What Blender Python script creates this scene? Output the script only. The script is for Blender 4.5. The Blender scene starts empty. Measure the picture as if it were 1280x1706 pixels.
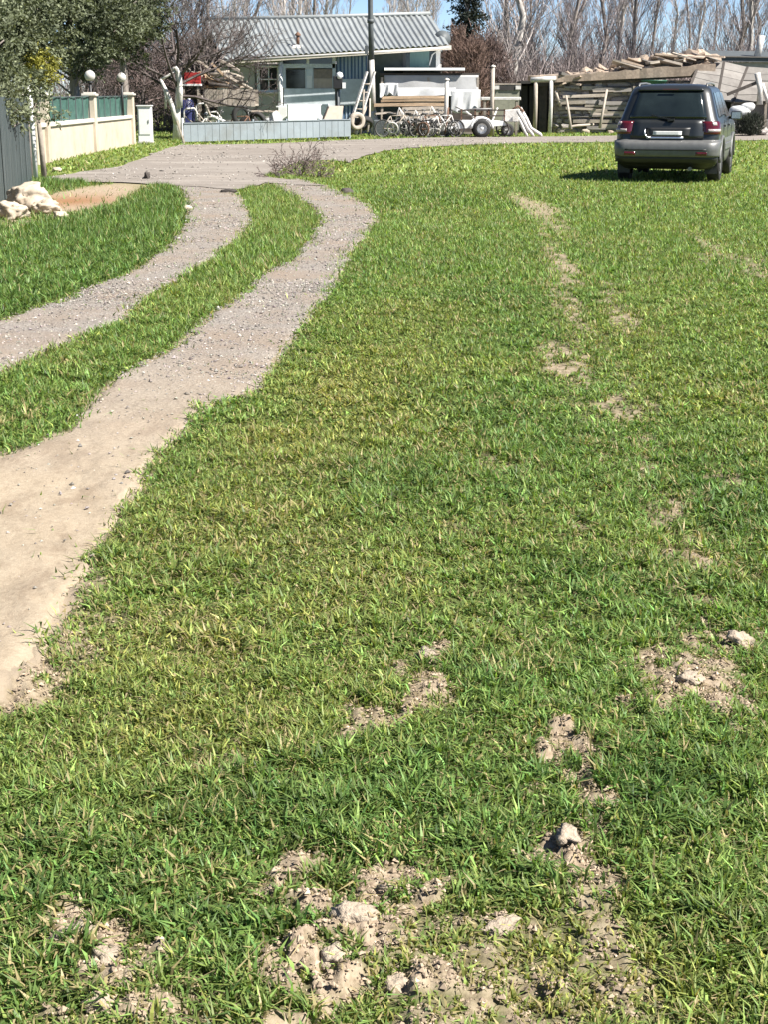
import bpy, bmesh, math, random
import numpy as np
from mathutils import Vector, Matrix, Quaternion
from mathutils import noise as mnoise

scene = bpy.context.scene
COL = scene.collection
R = math.radians

# ------------------------------------------------------------------ camera
CAM_H = 1.6
FPX = 2400.0                      # focal length in pixels of the 1280 px wide photograph
PITCH = math.atan(698.0 / FPX)    # looking slightly down over the field
cam_d = bpy.data.cameras.new('camera')
cam = bpy.data.objects.new('camera', cam_d)
COL.objects.link(cam)
cam.location = (0, 0, CAM_H)
cam.rotation_euler = (math.pi / 2 - PITCH, 0, 0)
cam_d.sensor_fit = 'HORIZONTAL'
cam_d.sensor_width = 36.0
cam_d.lens = 36.0 * FPX / 1280.0
cam_d.clip_start = 0.05
cam_d.clip_end = 6000
scene.camera = cam

# ------------------------------------------------------------------ world and sun
SUN_AZ = 115.0     # degrees clockwise from the view axis (+Y): from the right, a little behind the camera
SUN_EL = 49.0
world = bpy.data.worlds.new('World')
scene.world = world
world.use_nodes = True
wn = world.node_tree
wn.nodes.clear()
wo = wn.nodes.new('ShaderNodeOutputWorld')
wb = wn.nodes.new('ShaderNodeBackground')
ws = wn.nodes.new('ShaderNodeTexSky')
ws.sky_type = 'NISHITA'
ws.sun_disc = False
ws.sun_elevation = R(SUN_EL)
ws.sun_rotation = R(SUN_AZ)
ws.air_density = 0.5
ws.dust_density = 0.0
ws.ozone_density = 2.0
wb.inputs['Strength'].default_value = 0.06
wn.links.new(ws.outputs[0], wb.inputs['Color'])
wn.links.new(wb.outputs[0], wo.inputs['Surface'])

sun_d = bpy.data.lights.new('sun', 'SUN')
sun_d.energy = 5.0
sun_d.angle = R(0.53)
sun_d.color = (1.0, 0.955, 0.88)
sun = bpy.data.objects.new('sun', sun_d)
COL.objects.link(sun)
sdir = Vector((math.sin(R(SUN_AZ)) * math.cos(R(SUN_EL)), math.cos(R(SUN_AZ)) * math.cos(R(SUN_EL)), math.sin(R(SUN_EL))))
sun.rotation_euler = sdir.to_track_quat('Z', 'Y').to_euler()
sun.location = sdir * 60

vs = scene.view_settings
vs.view_transform = 'Standard'
vs.look = 'None'
vs.exposure = 1.4
vs.gamma = 1.0
vs.use_curve_mapping = False
scene.render.engine = 'CYCLES'
scene.cycles.max_bounces = 4
scene.cycles.transparent_max_bounces = 8

# ------------------------------------------------------------------ layout helpers
SP, CP = math.sin(PITCH), math.cos(PITCH)

def ray(px, py):
    a, b = (px - 640.0) / FPX, -(py - 853.0) / FPX
    return Vector((a, CP + b * SP, -SP + b * CP))

def G(px, py, z=0.0):
    """point of the level z where the photograph's pixel lies"""
    d = ray(px, py)
    t = (z - CAM_H) / d.z
    return Vector((d.x * t, d.y * t, z))

def D(px, py, Y):
    """point at the distance Y where the photograph's pixel lies"""
    d = ray(px, py)
    t = Y / d.y
    return Vector((d.x * t, Y, CAM_H + d.z * t))

def X_at(px, Y, z=1.0):
    return (px - 640.0) / FPX * (Y * CP + (CAM_H - z) * SP)

# ------------------------------------------------------------------ noise
_rt = np.random.default_rng(7).random((256, 256))

def vnoise(x, y, s=0):
    x = np.asarray(x, float) + s * 17.31
    y = np.asarray(y, float) + s * 9.73
    ix, iy = np.floor(x).astype(int), np.floor(y).astype(int)
    fx, fy = x - ix, y - iy
    fx, fy = fx * fx * (3 - 2 * fx), fy * fy * (3 - 2 * fy)
    a = _rt[ix & 255, iy & 255]; b = _rt[(ix + 1) & 255, iy & 255]
    c = _rt[ix & 255, (iy + 1) & 255]; d = _rt[(ix + 1) & 255, (iy + 1) & 255]
    return (a * (1 - fx) + b * fx) * (1 - fy) + (c * (1 - fx) + d * fx) * fy

def fbm(x, y, o=4, s=0):
    v, amp, tot, f = 0, 1.0, 0, 1.0
    for k in range(o):
        v = v + amp * vnoise(np.asarray(x) * f, np.asarray(y) * f, s + k * 3)
        tot += amp; amp *= 0.5; f *= 2.03
    return v / tot

def sstep(a, b, v):
    t = np.clip((v - a) / (b - a), 0, 1)
    return t * t * (3 - 2 * t)

def inpoly(x, y, poly):
    r = np.zeros(np.shape(x), bool)
    n = len(poly)
    for i in range(n):
        x0, y0 = poly[i][:2]; x1, y1 = poly[(i + 1) % n][:2]
        if y0 == y1: continue
        c = ((y0 > y) != (y1 > y)) & (x < (x1 - x0) * (y - y0) / (y1 - y0) + x0)
        r ^= c
    return r

# ------------------------------------------------------------------ materials
def new_mat(name):
    m = bpy.data.materials.new(name)
    m.use_nodes = True
    nt = m.node_tree
    nt.nodes.clear()
    out = nt.nodes.new('ShaderNodeOutputMaterial')
    b = nt.nodes.new('ShaderNodeBsdfPrincipled')
    nt.links.new(b.outputs[0], out.inputs[0])
    return m, nt, b, out

def N(nt, t, **kw):
    n = nt.nodes.new(t)
    for k, v in kw.items():
        if k in n.inputs.keys(): n.inputs[k].default_value = v
        else: setattr(n, k, v)
    return n

def ramp(nt, fac, stops):
    r = nt.nodes.new('ShaderNodeValToRGB')
    e = r.color_ramp.elements
    while len(e) < len(stops): e.new(0.5)
    for el, (p, c) in zip(e, stops):
        el.position = p
        el.color = tuple(c) + (1,) if len(c) == 3 else c
    nt.links.new(fac, r.inputs[0])
    return r.outputs[0]

def mixc(nt, fac, a, b, mode='MIX'):
    m = nt.nodes.new('ShaderNodeMix')
    m.data_type = 'RGBA'; m.blend_type = mode
    for s, v in ((m.inputs[0], fac), (m.inputs[6], a), (m.inputs[7], b)):
        if isinstance(v, (int, float)): s.default_value = v
        elif isinstance(v, tuple): s.default_value = v + (1,) if len(v) == 3 else v
        else: nt.links.new(v, s)
    return m.outputs[2]

def noise_fac(nt, scale, detail=4, rough=0.6, stretch=None, coord='Object'):
    tc = nt.nodes.new('ShaderNodeTexCoord')
    src = tc.outputs[coord]
    if stretch:
        mp = nt.nodes.new('ShaderNodeMapping')
        mp.inputs['Scale'].default_value = stretch
        nt.links.new(src, mp.inputs[0]); src = mp.outputs[0]
    n = N(nt, 'ShaderNodeTexNoise', Scale=scale, Detail=detail, Roughness=rough)
    nt.links.new(src, n.inputs['Vector'])
    return n.outputs[0]

def bump(nt, b, h, strength=0.3, dist=0.02):
    bp = N(nt, 'ShaderNodeBump', Strength=strength, Distance=dist)
    nt.links.new(h, bp.inputs['Height'])
    nt.links.new(bp.outputs[0], b.inputs['Normal'])

def pm(name, col, rough=0.7, var=0.25, scale=6.0, metal=0.0, bmp=0.25, dirt=None, dirt_amt=0.5, stretch=None, spec=0.5, per_object=0.0):
    """a procedural material: base colour with uneven tone, optional dirt patches, relief, and a per-object tone"""
    m, nt, b, out = new_mat(name)
    f = noise_fac(nt, scale, 5, 0.65, stretch)
    lo = tuple(c * (1 - var) for c in col); hi = tuple(min(0.95, c * (1 + var)) for c in col)
    c = ramp(nt, f, [(0.3, lo), (0.7, hi)])
    if dirt:
        f2 = noise_fac(nt, scale * 0.37, 6, 0.7, stretch)
        g = ramp(nt, f2, [(0.48, (0, 0, 0)), (0.66, (dirt_amt,) * 3)])
        c = mixc(nt, g, c, dirt)
    if per_object:
        oi = nt.nodes.new('ShaderNodeObjectInfo')
        g = ramp(nt, oi.outputs['Random'], [(0, (1 - per_object,) * 3), (1, (1 + per_object,) * 3)])
        c = mixc(nt, 1.0, c, g, 'MULTIPLY')
    nt.links.new(c, b.inputs['Base Color'])
    b.inputs['Roughness'].default_value = rough
    b.inputs['Metallic'].default_value = metal
    b.inputs['Specular IOR Level'].default_value = spec
    if bmp: bump(nt, b, f, bmp, 0.02)
    return m

def leaf_mat(name, translucency=0.35, rough=0.5, spec=0.35, tint=(1.25, 1.25, 0.6)):
    """blades and leaves: colour from the mesh's own colour attribute, some light passes through"""
    m, nt, b, out = new_mat(name)
    at = N(nt, 'ShaderNodeAttribute', attribute_name='Col')
    nt.links.new(at.outputs['Color'], b.inputs['Base Color'])
    b.inputs['Roughness'].default_value = rough
    b.inputs['Specular IOR Level'].default_value = spec
    tr = nt.nodes.new('ShaderNodeBsdfTranslucent')
    nt.links.new(mixc(nt, 1.0, at.outputs['Color'], tint, 'MULTIPLY'), tr.inputs['Color'])
    mx = N(nt, 'ShaderNodeMixShader'); mx.inputs[0].default_value = translucency
    nt.links.new(b.outputs[0], mx.inputs[1]); nt.links.new(tr.outputs[0], mx.inputs[2])
    nt.links.new(mx.outputs[0], out.inputs[0])
    return m

def attr_mat(name, rough=0.8, spec=0.2):
    m, nt, b, out = new_mat(name)
    at = N(nt, 'ShaderNodeAttribute', attribute_name='Col')
    nt.links.new(at.outputs['Color'], b.inputs['Base Color'])
    b.inputs['Roughness'].default_value = rough
    b.inputs['Specular IOR Level'].default_value = spec
    return m

# ------------------------------------------------------------------ mesh helpers
def tag(o, label=None, cat=None, group=None, kind=None):
    if label: o['label'] = label
    if cat: o['category'] = cat
    if group: o['group'] = group
    if kind: o['kind'] = kind
    return o

def np_mesh(name, verts, faces, mat, cols=None, parent=None, smooth=False):
    """verts (n,3), faces (m,k) numpy arrays -> one mesh object"""
    verts = np.ascontiguousarray(verts, dtype=np.float32); faces = np.ascontiguousarray(faces, dtype=np.int32)
    me = bpy.data.meshes.new(name)
    k = faces.shape[1]
    me.vertices.add(len(verts)); me.vertices.foreach_set('co', verts.ravel())
    me.loops.add(faces.size); me.loops.foreach_set('vertex_index', faces.ravel())
    me.polygons.add(len(faces))
    me.polygons.foreach_set('loop_start', np.arange(0, faces.size, k, dtype=np.int32))
    if cols is not None:
        a = me.color_attributes.new('Col', 'FLOAT_COLOR', 'POINT')
        c4 = np.ones((len(verts), 4), np.float32); c4[:, :3] = cols
        a.data.foreach_set('color', c4.ravel())
    me.update(calc_edges=True)
    me.polygons.foreach_set('use_smooth', np.full(len(faces), smooth))
    if mat: me.materials.append(mat)
    o = bpy.data.objects.new(name, me)
    COL.objects.link(o)
    if parent: o.parent = parent
    return o

def empty(name, loc=(0, 0, 0), rz=0.0, label=None, cat=None, group=None):
    o = bpy.data.objects.new(name, None)
    o.empty_display_size = 0.2
    COL.objects.link(o)
    o.location = loc; o.rotation_euler = (0, 0, rz)
    return tag(o, label, cat, group)

class MB:
    """collects simple shapes into one mesh; coordinates are local to the thing's base"""
    def __init__(self): self.v = []; self.f = []; self.sm = []
    def add(self, vs, fs, sm=False):
        n = len(self.v)
        self.v += [tuple(p) for p in vs]
        self.f += [tuple(i + n for i in f) for f in fs]
        self.sm += [sm] * len(fs)
        return self
    def box(self, c, s, rot=None, jit=0.0, rnd=random):
        hx, hy, hz = s[0] / 2, s[1] / 2, s[2] / 2
        vs = [Vector((x, y, z)) for x in (-hx, hx) for y in (-hy, hy) for z in (-hz, hz)]
        if jit: vs = [v + Vector([rnd.uniform(-jit, jit) for _ in range(3)]) for v in vs]
        if rot is not None:
            vs = [rot @ v for v in vs]
        vs = [v + Vector(c) for v in vs]
        return self.add(vs, [(0, 1, 3, 2), (4, 6, 7, 5), (0, 4, 5, 1), (2, 3, 7, 6), (0, 2, 6, 4), (1, 5, 7, 3)])
    def bar(self, p0, p1, w, h, up=(0, 0, 1)):
        p0, p1 = Vector(p0), Vector(p1)
        d = (p1 - p0); L = d.length; d.normalize()
        u = Vector(up)
        if abs(d.dot(u)) > 0.98: u = Vector((1, 0, 0))
        s = d.cross(u).normalized(); u = s.cross(d)
        m = Matrix((s, d, u)).transposed()
        return self.box((p0 + p1) / 2, (w, L, h), m)
    def tube(self, pts, rad, n=6, caps=True, sm=True):
        pts = [Vector(p) for p in pts]
        if isinstance(rad, (int, float)): rad = [rad] * len(pts)
        vs = []; fs = []
        ref = None
        for i, p in enumerate(pts):
            d = (pts[min(i + 1, len(pts) - 1)] - pts[max(i - 1, 0)]).normalized()
            if ref is None:
                ref = Vector((1, 0, 0)) if abs(d.x) < 0.8 else Vector((0, 1, 0))
            a = d.cross(ref).normalized(); b = a.cross(d); ref = b if b.length > 0 else ref
            for k in range(n):
                t = 2 * math.pi * k / n
                vs.append(p + (a * math.cos(t) + b * math.sin(t)) * rad[i])
        for i in range(len(pts) - 1):
            for k in range(n):
                k2 = (k + 1) % n
                fs.append((i * n + k, i * n + k2, (i + 1) * n + k2, (i + 1) * n + k))
        self.add(vs, fs, sm)
        if caps:
            m = len(self.v) - len(vs)
            self.f += [tuple(m + k for k in range(n))[::-1], tuple(m + (len(pts) - 1) * n + k for k in range(n))]
            self.sm += [False, False]
        return self
    def lathe(self, c, prof, axis='Z', n=20, sm=True):
        """prof: (radius, height) pairs"""
        vs = []; fs = []
        c = Vector(c)
        for r, h in prof:
            for k in range(n):
                t = 2 * math.pi * k / n
                a, b = r * math.cos(t), r * math.sin(t)
                vs.append(c + (Vector((a, b, h)) if axis == 'Z' else Vector((h, a, b)) if axis == 'X' else Vector((a, h, b))))
        for i in range(len(prof) - 1):
            for k in range(n):
                k2 = (k + 1) % n
                fs.append((i * n + k, i * n + k2, (i + 1) * n + k2, (i + 1) * n + k))
        return self.add(vs, fs, sm)
    def rock(self, c, s, seed=0, sub=2, rough=0.25, flat=False, boxy=1.0):
        bm = bmesh.new()
        bmesh.ops.create_icosphere(bm, subdivisions=sub, radius=1)
        rr = random.Random(seed)
        planes = [(Vector((rr.gauss(0, 1), rr.gauss(0, 1), rr.gauss(0, 1))).normalized(), rr.uniform(0.55, 0.9)) for _ in range(9)]
        vs = []
        for v in bm.verts:
            p = v.co.copy()
            for nrm, dd in planes:
                e = p.dot(nrm) - dd
                if e > 0: p -= nrm * e * 0.85
            if boxy < 1: p = Vector([math.copysign(abs(q) ** boxy, q) * 0.8 for q in p])
            if sub >= 3: p *= 1 + rough * (mnoise.fractal(v.co * 2.2 + Vector((seed * 3.1, 0, 0)), 0.8, 2.1, 5) * .35)
            else: p *= 1 + rr.uniform(-rough, rough) * 0.25
            vs.append(Vector((p.x * s[0], p.y * s[1], p.z * s[2])) + Vector(c))
        bm.verts.index_update()
        fs = [tuple(v.index for v in f.verts) for f in bm.faces]
        bm.free()
        return self.add(vs, fs, not flat)
    def mesh(self, name, mat):
        me = bpy.data.meshes.new(name)
        me.from_pydata(self.v, [], self.f)
        me.update()
        me.polygons.foreach_set('use_smooth', self.sm)
        for m in (mat if isinstance(mat, (list, tuple)) else [mat]): me.materials.append(m)
        return me
    def build(self, name, mat, parent=None, loc=None, rot=None, bevel=0.0):
        o = bpy.data.objects.new(name, self.mesh(name, mat))
        COL.objects.link(o)
        if parent: o.parent = parent
        if loc is not None: o.location = loc
        if rot is not None: o.rotation_euler = rot
        if bevel:
            bv = o.modifiers.new('bevel', 'BEVEL'); bv.width = bevel; bv.segments = 2; bv.limit_method = 'ANGLE'
        return o

def piece(me, name, parent, loc=(0, 0, 0), rot=(0, 0, 0), scale=(1, 1, 1)):
    o = bpy.data.objects.new(name, me)
    COL.objects.link(o)
    o.parent = parent; o.location = loc; o.rotation_euler = rot; o.scale = scale
    return o

def copy_tree(o, parent=None):
    c = o.copy(); COL.objects.link(c); c.parent = parent
    for ch in list(o.children): copy_tree(ch, c)
    return c

def sticks(p0, p1, r0, r1):
    """vectorised three-sided tapered twigs -> verts, tris"""
    d = p1 - p0
    L = np.linalg.norm(d, axis=1, keepdims=True) + 1e-9
    d = d / L
    ref = np.where(np.abs(d[:, 2:3]) < 0.9, np.array([[0, 0, 1.0]]), np.array([[1.0, 0, 0]]))
    a = np.cross(d, ref); a /= np.linalg.norm(a, axis=1, keepdims=True)
    b = np.cross(d, a)
    V = []
    for p, r in ((p0, r0), (p1, r1)):
        for k in range(3):
            t = 2 * math.pi * k / 3
            V.append(p + (a * math.cos(t) + b * math.sin(t)) * np.reshape(r, (-1, 1)))
    V = np.stack(V, 1)          # n,6,3
    n = len(p0)
    pat = np.array([[0, 1, 4], [0, 4, 3], [1, 2, 5], [1, 5, 4], [2, 0, 3], [2, 3, 5]])
    F = (np.arange(n)[:, None, None] * 6 + pat[None]).reshape(-1, 3)
    return V.reshape(-1, 3), F

# ------------------------------------------------------------------ plan of the ground (outlines on the level of the field)
def W(pts): return [tuple(G(a, b)[:2]) for a, b in pts]
RUT_R_RIGHT = [(-420, 1500), (-120, 1260), (0, 1165), (60, 1110), (95, 1070), (120, 1020), (150, 955), (195, 880), (250, 800), (290, 740), (330, 690), (395, 662), (437, 645), (447, 612),
               (478, 580), (512, 545), (528, 512), (560, 480), (580, 430), (610, 392), (630, 366), (618, 345), (582, 325), (545, 311), (500, 299)]
RUT_R_LEFT = [(-420, 880), (-120, 790), (0, 757), (60, 738), (110, 715), (150, 665), (200, 620), (260, 590), (330, 543), (372, 510), (400, 490), (430, 455),
              (490, 430), (520, 395), (536, 365), (517, 345), (480, 325), (440, 303)]
RUT_L_RIGHT = [(-420, 800), (-120, 685), (0, 632), (60, 600), (130, 565), (200, 535), (270, 480), (340, 440), (400, 395), (418, 365), (405, 335), (385, 309)]
RUT_L_LEFT = [(-420, 640), (-120, 560), (0, 530), (80, 505), (170, 470), (240, 440), (280, 410), (305, 375), (312, 345), (300, 320), (262, 303)]
ROAD = [(70, 299), (120, 291), (190, 281), (235, 266), (268, 252), (300, 243), (440, 241), (600, 234), (700, 231), (900, 229), (1080, 227), (1280, 224), (1700, 220),
        (1700, 232), (1280, 235), (1080, 238), (900, 239), (780, 243), (700, 247), (640, 253), (604, 263), (585, 272), (540, 268), (492, 272), (470, 285), (436, 296),
        (470, 300), (545, 312), (440, 307), (400, 318), (300, 312), (200, 306), (100, 304)]
W_RR = W(RUT_R_RIGHT + RUT_R_LEFT[::-1])
W_RL = W(RUT_L_RIGHT + RUT_L_LEFT[::-1])
W_ROAD = W(ROAD)

# bare patches: pixel centre, pixel radii, strength
PATCH = [(120, 1545, 75, 45, 1.0), (165, 1600, 60, 45, .9), (215, 1655, 110, 40, .8), (310, 1625, 60, 22, .6), (590, 1570, 95, 62, 1.0), (660, 1490, 52, 26, 1.0), (570, 1640, 130, 42, .9), (455, 1470, 45, 20, .9),
         (690, 1640, 80, 40, .8), (835, 1552, 62, 22, 1.0), (760, 1580, 90, 40, .55), (930, 1630, 150, 55, .6), (1010, 1560, 40, 60, .6), (470, 1700, 80, 30, .8), (850, 1690, 150, 30, .7),
         (700, 1165, 38, 45, .9), (712, 1098, 30, 14, 1.0), (948, 1250, 34, 50, .95), (958, 1330, 40, 60, .85), (945, 1430, 62, 34, .95), (985, 1480, 60, 25, .6),
         (1110, 1110, 60, 26, .9), (1165, 1140, 60, 40, .95), (1230, 1080, 36, 24, 1.0), (1100, 1190, 40, 24, .9), (1235, 1190, 60, 50, .75), (330, 1245, 48, 20, .55), (600, 1200, 25, 14, .8),
         (1155, 930, 36, 24, .9), (940, 605, 26, 34, .9), (955, 520, 22, 40, .75), (935, 435, 18, 20, .9), (1040, 672, 40, 14, .8), (1045, 530, 14, 16, .9), (905, 360, 20, 34, .7), (900, 345, 25, 10, .7),
         (810, 770, 30, 12, .6), (1140, 815, 30, 8, .6), (965, 875, 20, 8, .7), (1215, 430, 50, 8, .5), (1200, 790, 22, 14, .6), (980, 560, 30, 60, .3), (1000, 720, 40, 60, .3), (760, 880, 40, 14, .35),
         (700, 1300, 30, 14, .4), (1180, 1420, 30, 20, .4), (20, 1130, 90, 55, .8), (90, 1040, 60, 60, .6), (110, 1090, 60, 40, .5), (115, 338, 70, 30, 1.0), (40, 362, 70, 18, 1.0), (190, 322, 50, 8, .7)]
_pr = random.Random(2)
for line in ([(900, 340), (930, 430), (955, 520), (938, 620)], [(1022, 470), (1045, 560), (1036, 680), (1100, 800), (1155, 930), (1168, 1100)], [(1160, 390), (1215, 430), (1290, 470)], [(700, 1110), (690, 1190), (600, 1205)]):
    for (ax, ay), (bx_, by_) in zip(line[:-1], line[1:]):
        for q in range(5):
            u = (q + _pr.random()) / 5; yy = ay + (by_ - ay) * u; sc_ = .4 + yy / 900
            PATCH.append((ax + (bx_ - ax) * u + _pr.uniform(-12, 12) * sc_, yy, _pr.uniform(8, 17) * sc_, _pr.uniform(7, 14) * sc_, _pr.uniform(.4, .85)))
_pw = []
for (a, b, rx, ry, s) in PATCH:
    c = G(a, b); ex = G(a + rx, b); e1 = G(a, b - ry); e2 = G(a, b + ry)
    _pw.append((c.x, (e1.y + e2.y) / 2, abs(ex.x - c.x), abs(e1.y - e2.y) / 2, s))

def soil_mask(x, y):
    """0 under grass, 1 in bare patches; edges broken up by noise"""
    nx = (fbm(x * 8, y * 8, 4, 5) - .5) * .26
    ny = (fbm(x * 8, y * 8, 4, 11) - .5) * .36
    m = np.zeros(np.shape(x))
    for (cx, cy, rx, ry, s) in _pw:
        d = np.sqrt(((x + nx - cx) / rx) ** 2 + ((y + ny - cy) / ry) ** 2)
        m = np.maximum(m, s * (1 - sstep(.7, 1.75, d)))
    hole = np.where(y > 20, 1, sstep(.38, .55, fbm(x * 21, y * 17, 3, 17) + .03))
    return m * (.38 + .62 * hole) * np.where((y > 6.5) & (y < 20), .9, 1)

def in_ruts(x, y, jit=0.10):
    s = np.clip(y / 14, .5, 2.0)
    jx = (fbm(x * 5 / s, y * 5 / s, 5, 2) - .5) * 2.6 * jit * s
    jy = (fbm(x * 5 / s, y * 5 / s, 5, 8) - .5) * 3.0 * jit * s
    return inpoly(x + jx, y + jy, W_RR) | inpoly(x + jx, y + jy, W_RL)

def in_road(x, y):
    jx = (fbm(x * 1.5, y * 1.5, 3, 2) - .5) * .8
    jy = (fbm(x * 1.5, y * .8, 3, 8) - .5) * 1.6
    return inpoly(x + jx, y + jy, W_ROAD)

_mc = G(120, 430); _mb = G(640, 335); _ml = G(450, 370)
def height(x, y):
    """relief of the field"""
    x = np.asarray(x, float); y = np.asarray(y, float)
    fade = 1 - sstep(18, 27, y)
    h = (fbm(x * .55, y * .55, 2, 21) - .5) * .07 * fade
    soft = np.clip(1 - y / 14, 0, 1)
    m = soil_mask(x, y)
    h = h + (fbm(x * 5, y * 5, 3, 31) - .5) * .05 * soft
    lump = fbm(x * 16, y * 16, 3, 41)
    h = h + m * (sstep(.38, .62, lump) * .035 - .008 + (1 - np.abs(fbm(x * 24, y * 24, 3, 44) - .5) * 4) * .014 + (fbm(x * 60, y * 60, 2, 47) - .5) * .03) * np.clip(1 - y / 11, 0, 1)
    return h

def H1(x, y): return float(height(np.array([x]), np.array([y]))[0])

# ------------------------------------------------------------------ ground sheet
def build_ground():
    a_in = np.linspace(-23, 23, 301)
    a_out = np.concatenate([np.linspace(-180, -60, 13)[:-1], np.linspace(-60, -23, 24)[:-1]])
    ang = np.radians(np.concatenate([a_out, a_in, -a_out[::-1][:-1]]))
    d = np.concatenate([[0.02, .5, 1.0, 1.5], np.geomspace(1.9, 60, 300), np.geomspace(64, 3500, 24)])
    A, Dd = np.meshgrid(ang, d)
    x = (Dd * np.sin(A)).ravel(); y = (Dd * np.cos(A)).ravel()
    z = height(x, y) * (np.abs(A.ravel()) < R(24.5)) 
    na, nd = len(ang), len(d)
    i, j = np.meshgrid(np.arange(nd - 1), np.arange(na), indexing='ij')
    j2 = (j + 1) % na
    F = np.stack([i * na + j, (i + 1) * na + j, (i + 1) * na + j2, i * na + j2], -1).reshape(-1, 4)[:, ::-1]
    s = soil_mask(x, y)
    red = np.exp(-(((x - G(112, 335).x) / .75) ** 2 + ((y - G(112, 335).y) / 1.3) ** 2))
    rt = (inpoly(x, y, W_RR) | inpoly(x, y, W_RL)).astype(float)
    cols = np.stack([s, red, rt], 1)
    m, nt, b, out = new_mat('field_soil')
    at = N(nt, 'ShaderNodeAttribute', attribute_name='Col')
    sep = nt.nodes.new('ShaderNodeSeparateColor'); nt.links.new(at.outputs['Color'], sep.inputs[0])
    f1 = noise_fac(nt, 26, 6, .7); f2 = noise_fac(nt, 3.2, 5, .65); f3 = noise_fac(nt, .22, 4, .6)
    under = ramp(nt, f1, [(.3, (.035, .045, .014)), (.55, (.07, .085, .026)), (.75, (.13, .115, .055))])
    far = ramp(nt, f2, [(.3, (.10, .135, .032)), (.5, (.14, .175, .045)), (.7, (.20, .21, .075))])
    geo = nt.nodes.new('ShaderNodeNewGeometry'); sx = nt.nodes.new('ShaderNodeSeparateXYZ'); nt.links.new(geo.outputs['Position'], sx.inputs[0])
    mr = N(nt, 'ShaderNodeMapRange'); mr.inputs[1].default_value = 14; mr.inputs[2].default_value = 30
    nt.links.new(sx.outputs[1], mr.inputs[0])
    turf = mixc(nt, mr.outputs[0], under, far)
    soil = ramp(nt, f1, [(.28, (.11, .078, .052)), (.46, (.27, .21, .15)), (.68, (.40, .325, .245))])
    c = mixc(nt, sep.outputs[0], turf, soil)
    c = mixc(nt, sep.outputs[1], c, (.23, .125, .065))
    c = mixc(nt, sep.outputs[2], c, (.265, .215, .158))
    nt.links.new(c, b.inputs['Base Color'])
    b.inputs['Roughness'].default_value = .95
    b.inputs['Specular IOR Level'].default_value = .1
    bump(nt, b, noise_fac(nt, 60, 6, .75), .45, .012)
    o = np_mesh('ground', np.stack([x, y, z], 1), F, m, cols, smooth=True)
    tag(o, kind='structure')
build_ground()

# ------------------------------------------------------------------ wheel tracks and dirt road
def resample(pts, n):
    p = np.array(pts); L = np.concatenate([[0], np.cumsum(np.linalg.norm(np.diff(p, axis=0), axis=1))])
    t = np.linspace(0, L[-1], n)
    return np.stack([np.interp(t, L, p[:, 0]), np.interp(t, L, p[:, 1])], 1)

def track_mat():
    m, nt, b, out = new_mat('gravel_track')
    tc = nt.nodes.new('ShaderNodeTexCoord')
    vo = N(nt, 'ShaderNodeTexVoronoi', Scale=55.0); nt.links.new(tc.outputs['Object'], vo.inputs['Vector'])
    f = noise_fac(nt, 40, 6, .75); f2 = noise_fac(nt, 1.4, 5, .6); f3 = noise_fac(nt, 7, 4, .7, (1, .35, 1))
    g = ramp(nt, vo.outputs['Color'], [(.2, (.138, .122, .108)), (.5, (.222, .202, .182)), (.8, (.31, .288, .262))])
    gr = mixc(nt, .55, g, ramp(nt, f, [(.3, (.145, .125, .108)), (.7, (.30, .265, .23))]))
    dust = ramp(nt, f3, [(.3, (.25, .20, .142)), (.5, (.31, .252, .182)), (.7, (.36, .30, .222))])
    dust = mixc(nt, .4, dust, ramp(nt, f, [(.3, (.17, .132, .092)), (.5, (.29, .235, .172)), (.7, (.41, .345, .262))]))
    dust = mixc(nt, ramp(nt, noise_fac(nt, 4.5, 6, .75, (1, .5, 1)), [(.52, (0, 0, 0)), (.62, (.65, .65, .65))]), dust, (.21, .16, .112))
    sx = nt.nodes.new('ShaderNodeSeparateXYZ'); nt.links.new(tc.outputs['Object'], sx.inputs[0])
    ad = N(nt, 'ShaderNodeMath', operation='MULTIPLY_ADD'); ad.inputs[1].default_value = 3.4
    nt.links.new(f2, ad.inputs[0]); nt.links.new(sx.outputs[1], ad.inputs[2])
    mr = N(nt, 'ShaderNodeMapRange'); mr.inputs[1].default_value = 7.4; mr.inputs[2].default_value = 11.2
    nt.links.new(ad.outputs[0], mr.inputs[0])
    brown = mixc(nt, ramp(nt, f2, [(.42, (0, 0, 0)), (.65, (.8, .8, .8))]), gr, (.225, .178, .138))
    c = mixc(nt, mr.outputs[0], dust, brown)
    nt.links.new(c, b.inputs['Base Color'])
    b.inputs['Roughness'].default_value = .95; b.inputs['Specular IOR Level'].default_value = .12
    hm = N(nt, 'ShaderNodeMath', operation='MULTIPLY'); nt.links.new(vo.outputs['Distance'], hm.inputs[0]); nt.links.new(mr.outputs[0], hm.inputs[1])
    h2 = N(nt, 'ShaderNodeMath', operation='ADD'); nt.links.new(hm.outputs[0], h2.inputs[0]); nt.links.new(f, h2.inputs[1])
    bump(nt, b, h2.outputs[0], .55, .015)
    return m
M_TRACK = track_mat()

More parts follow.
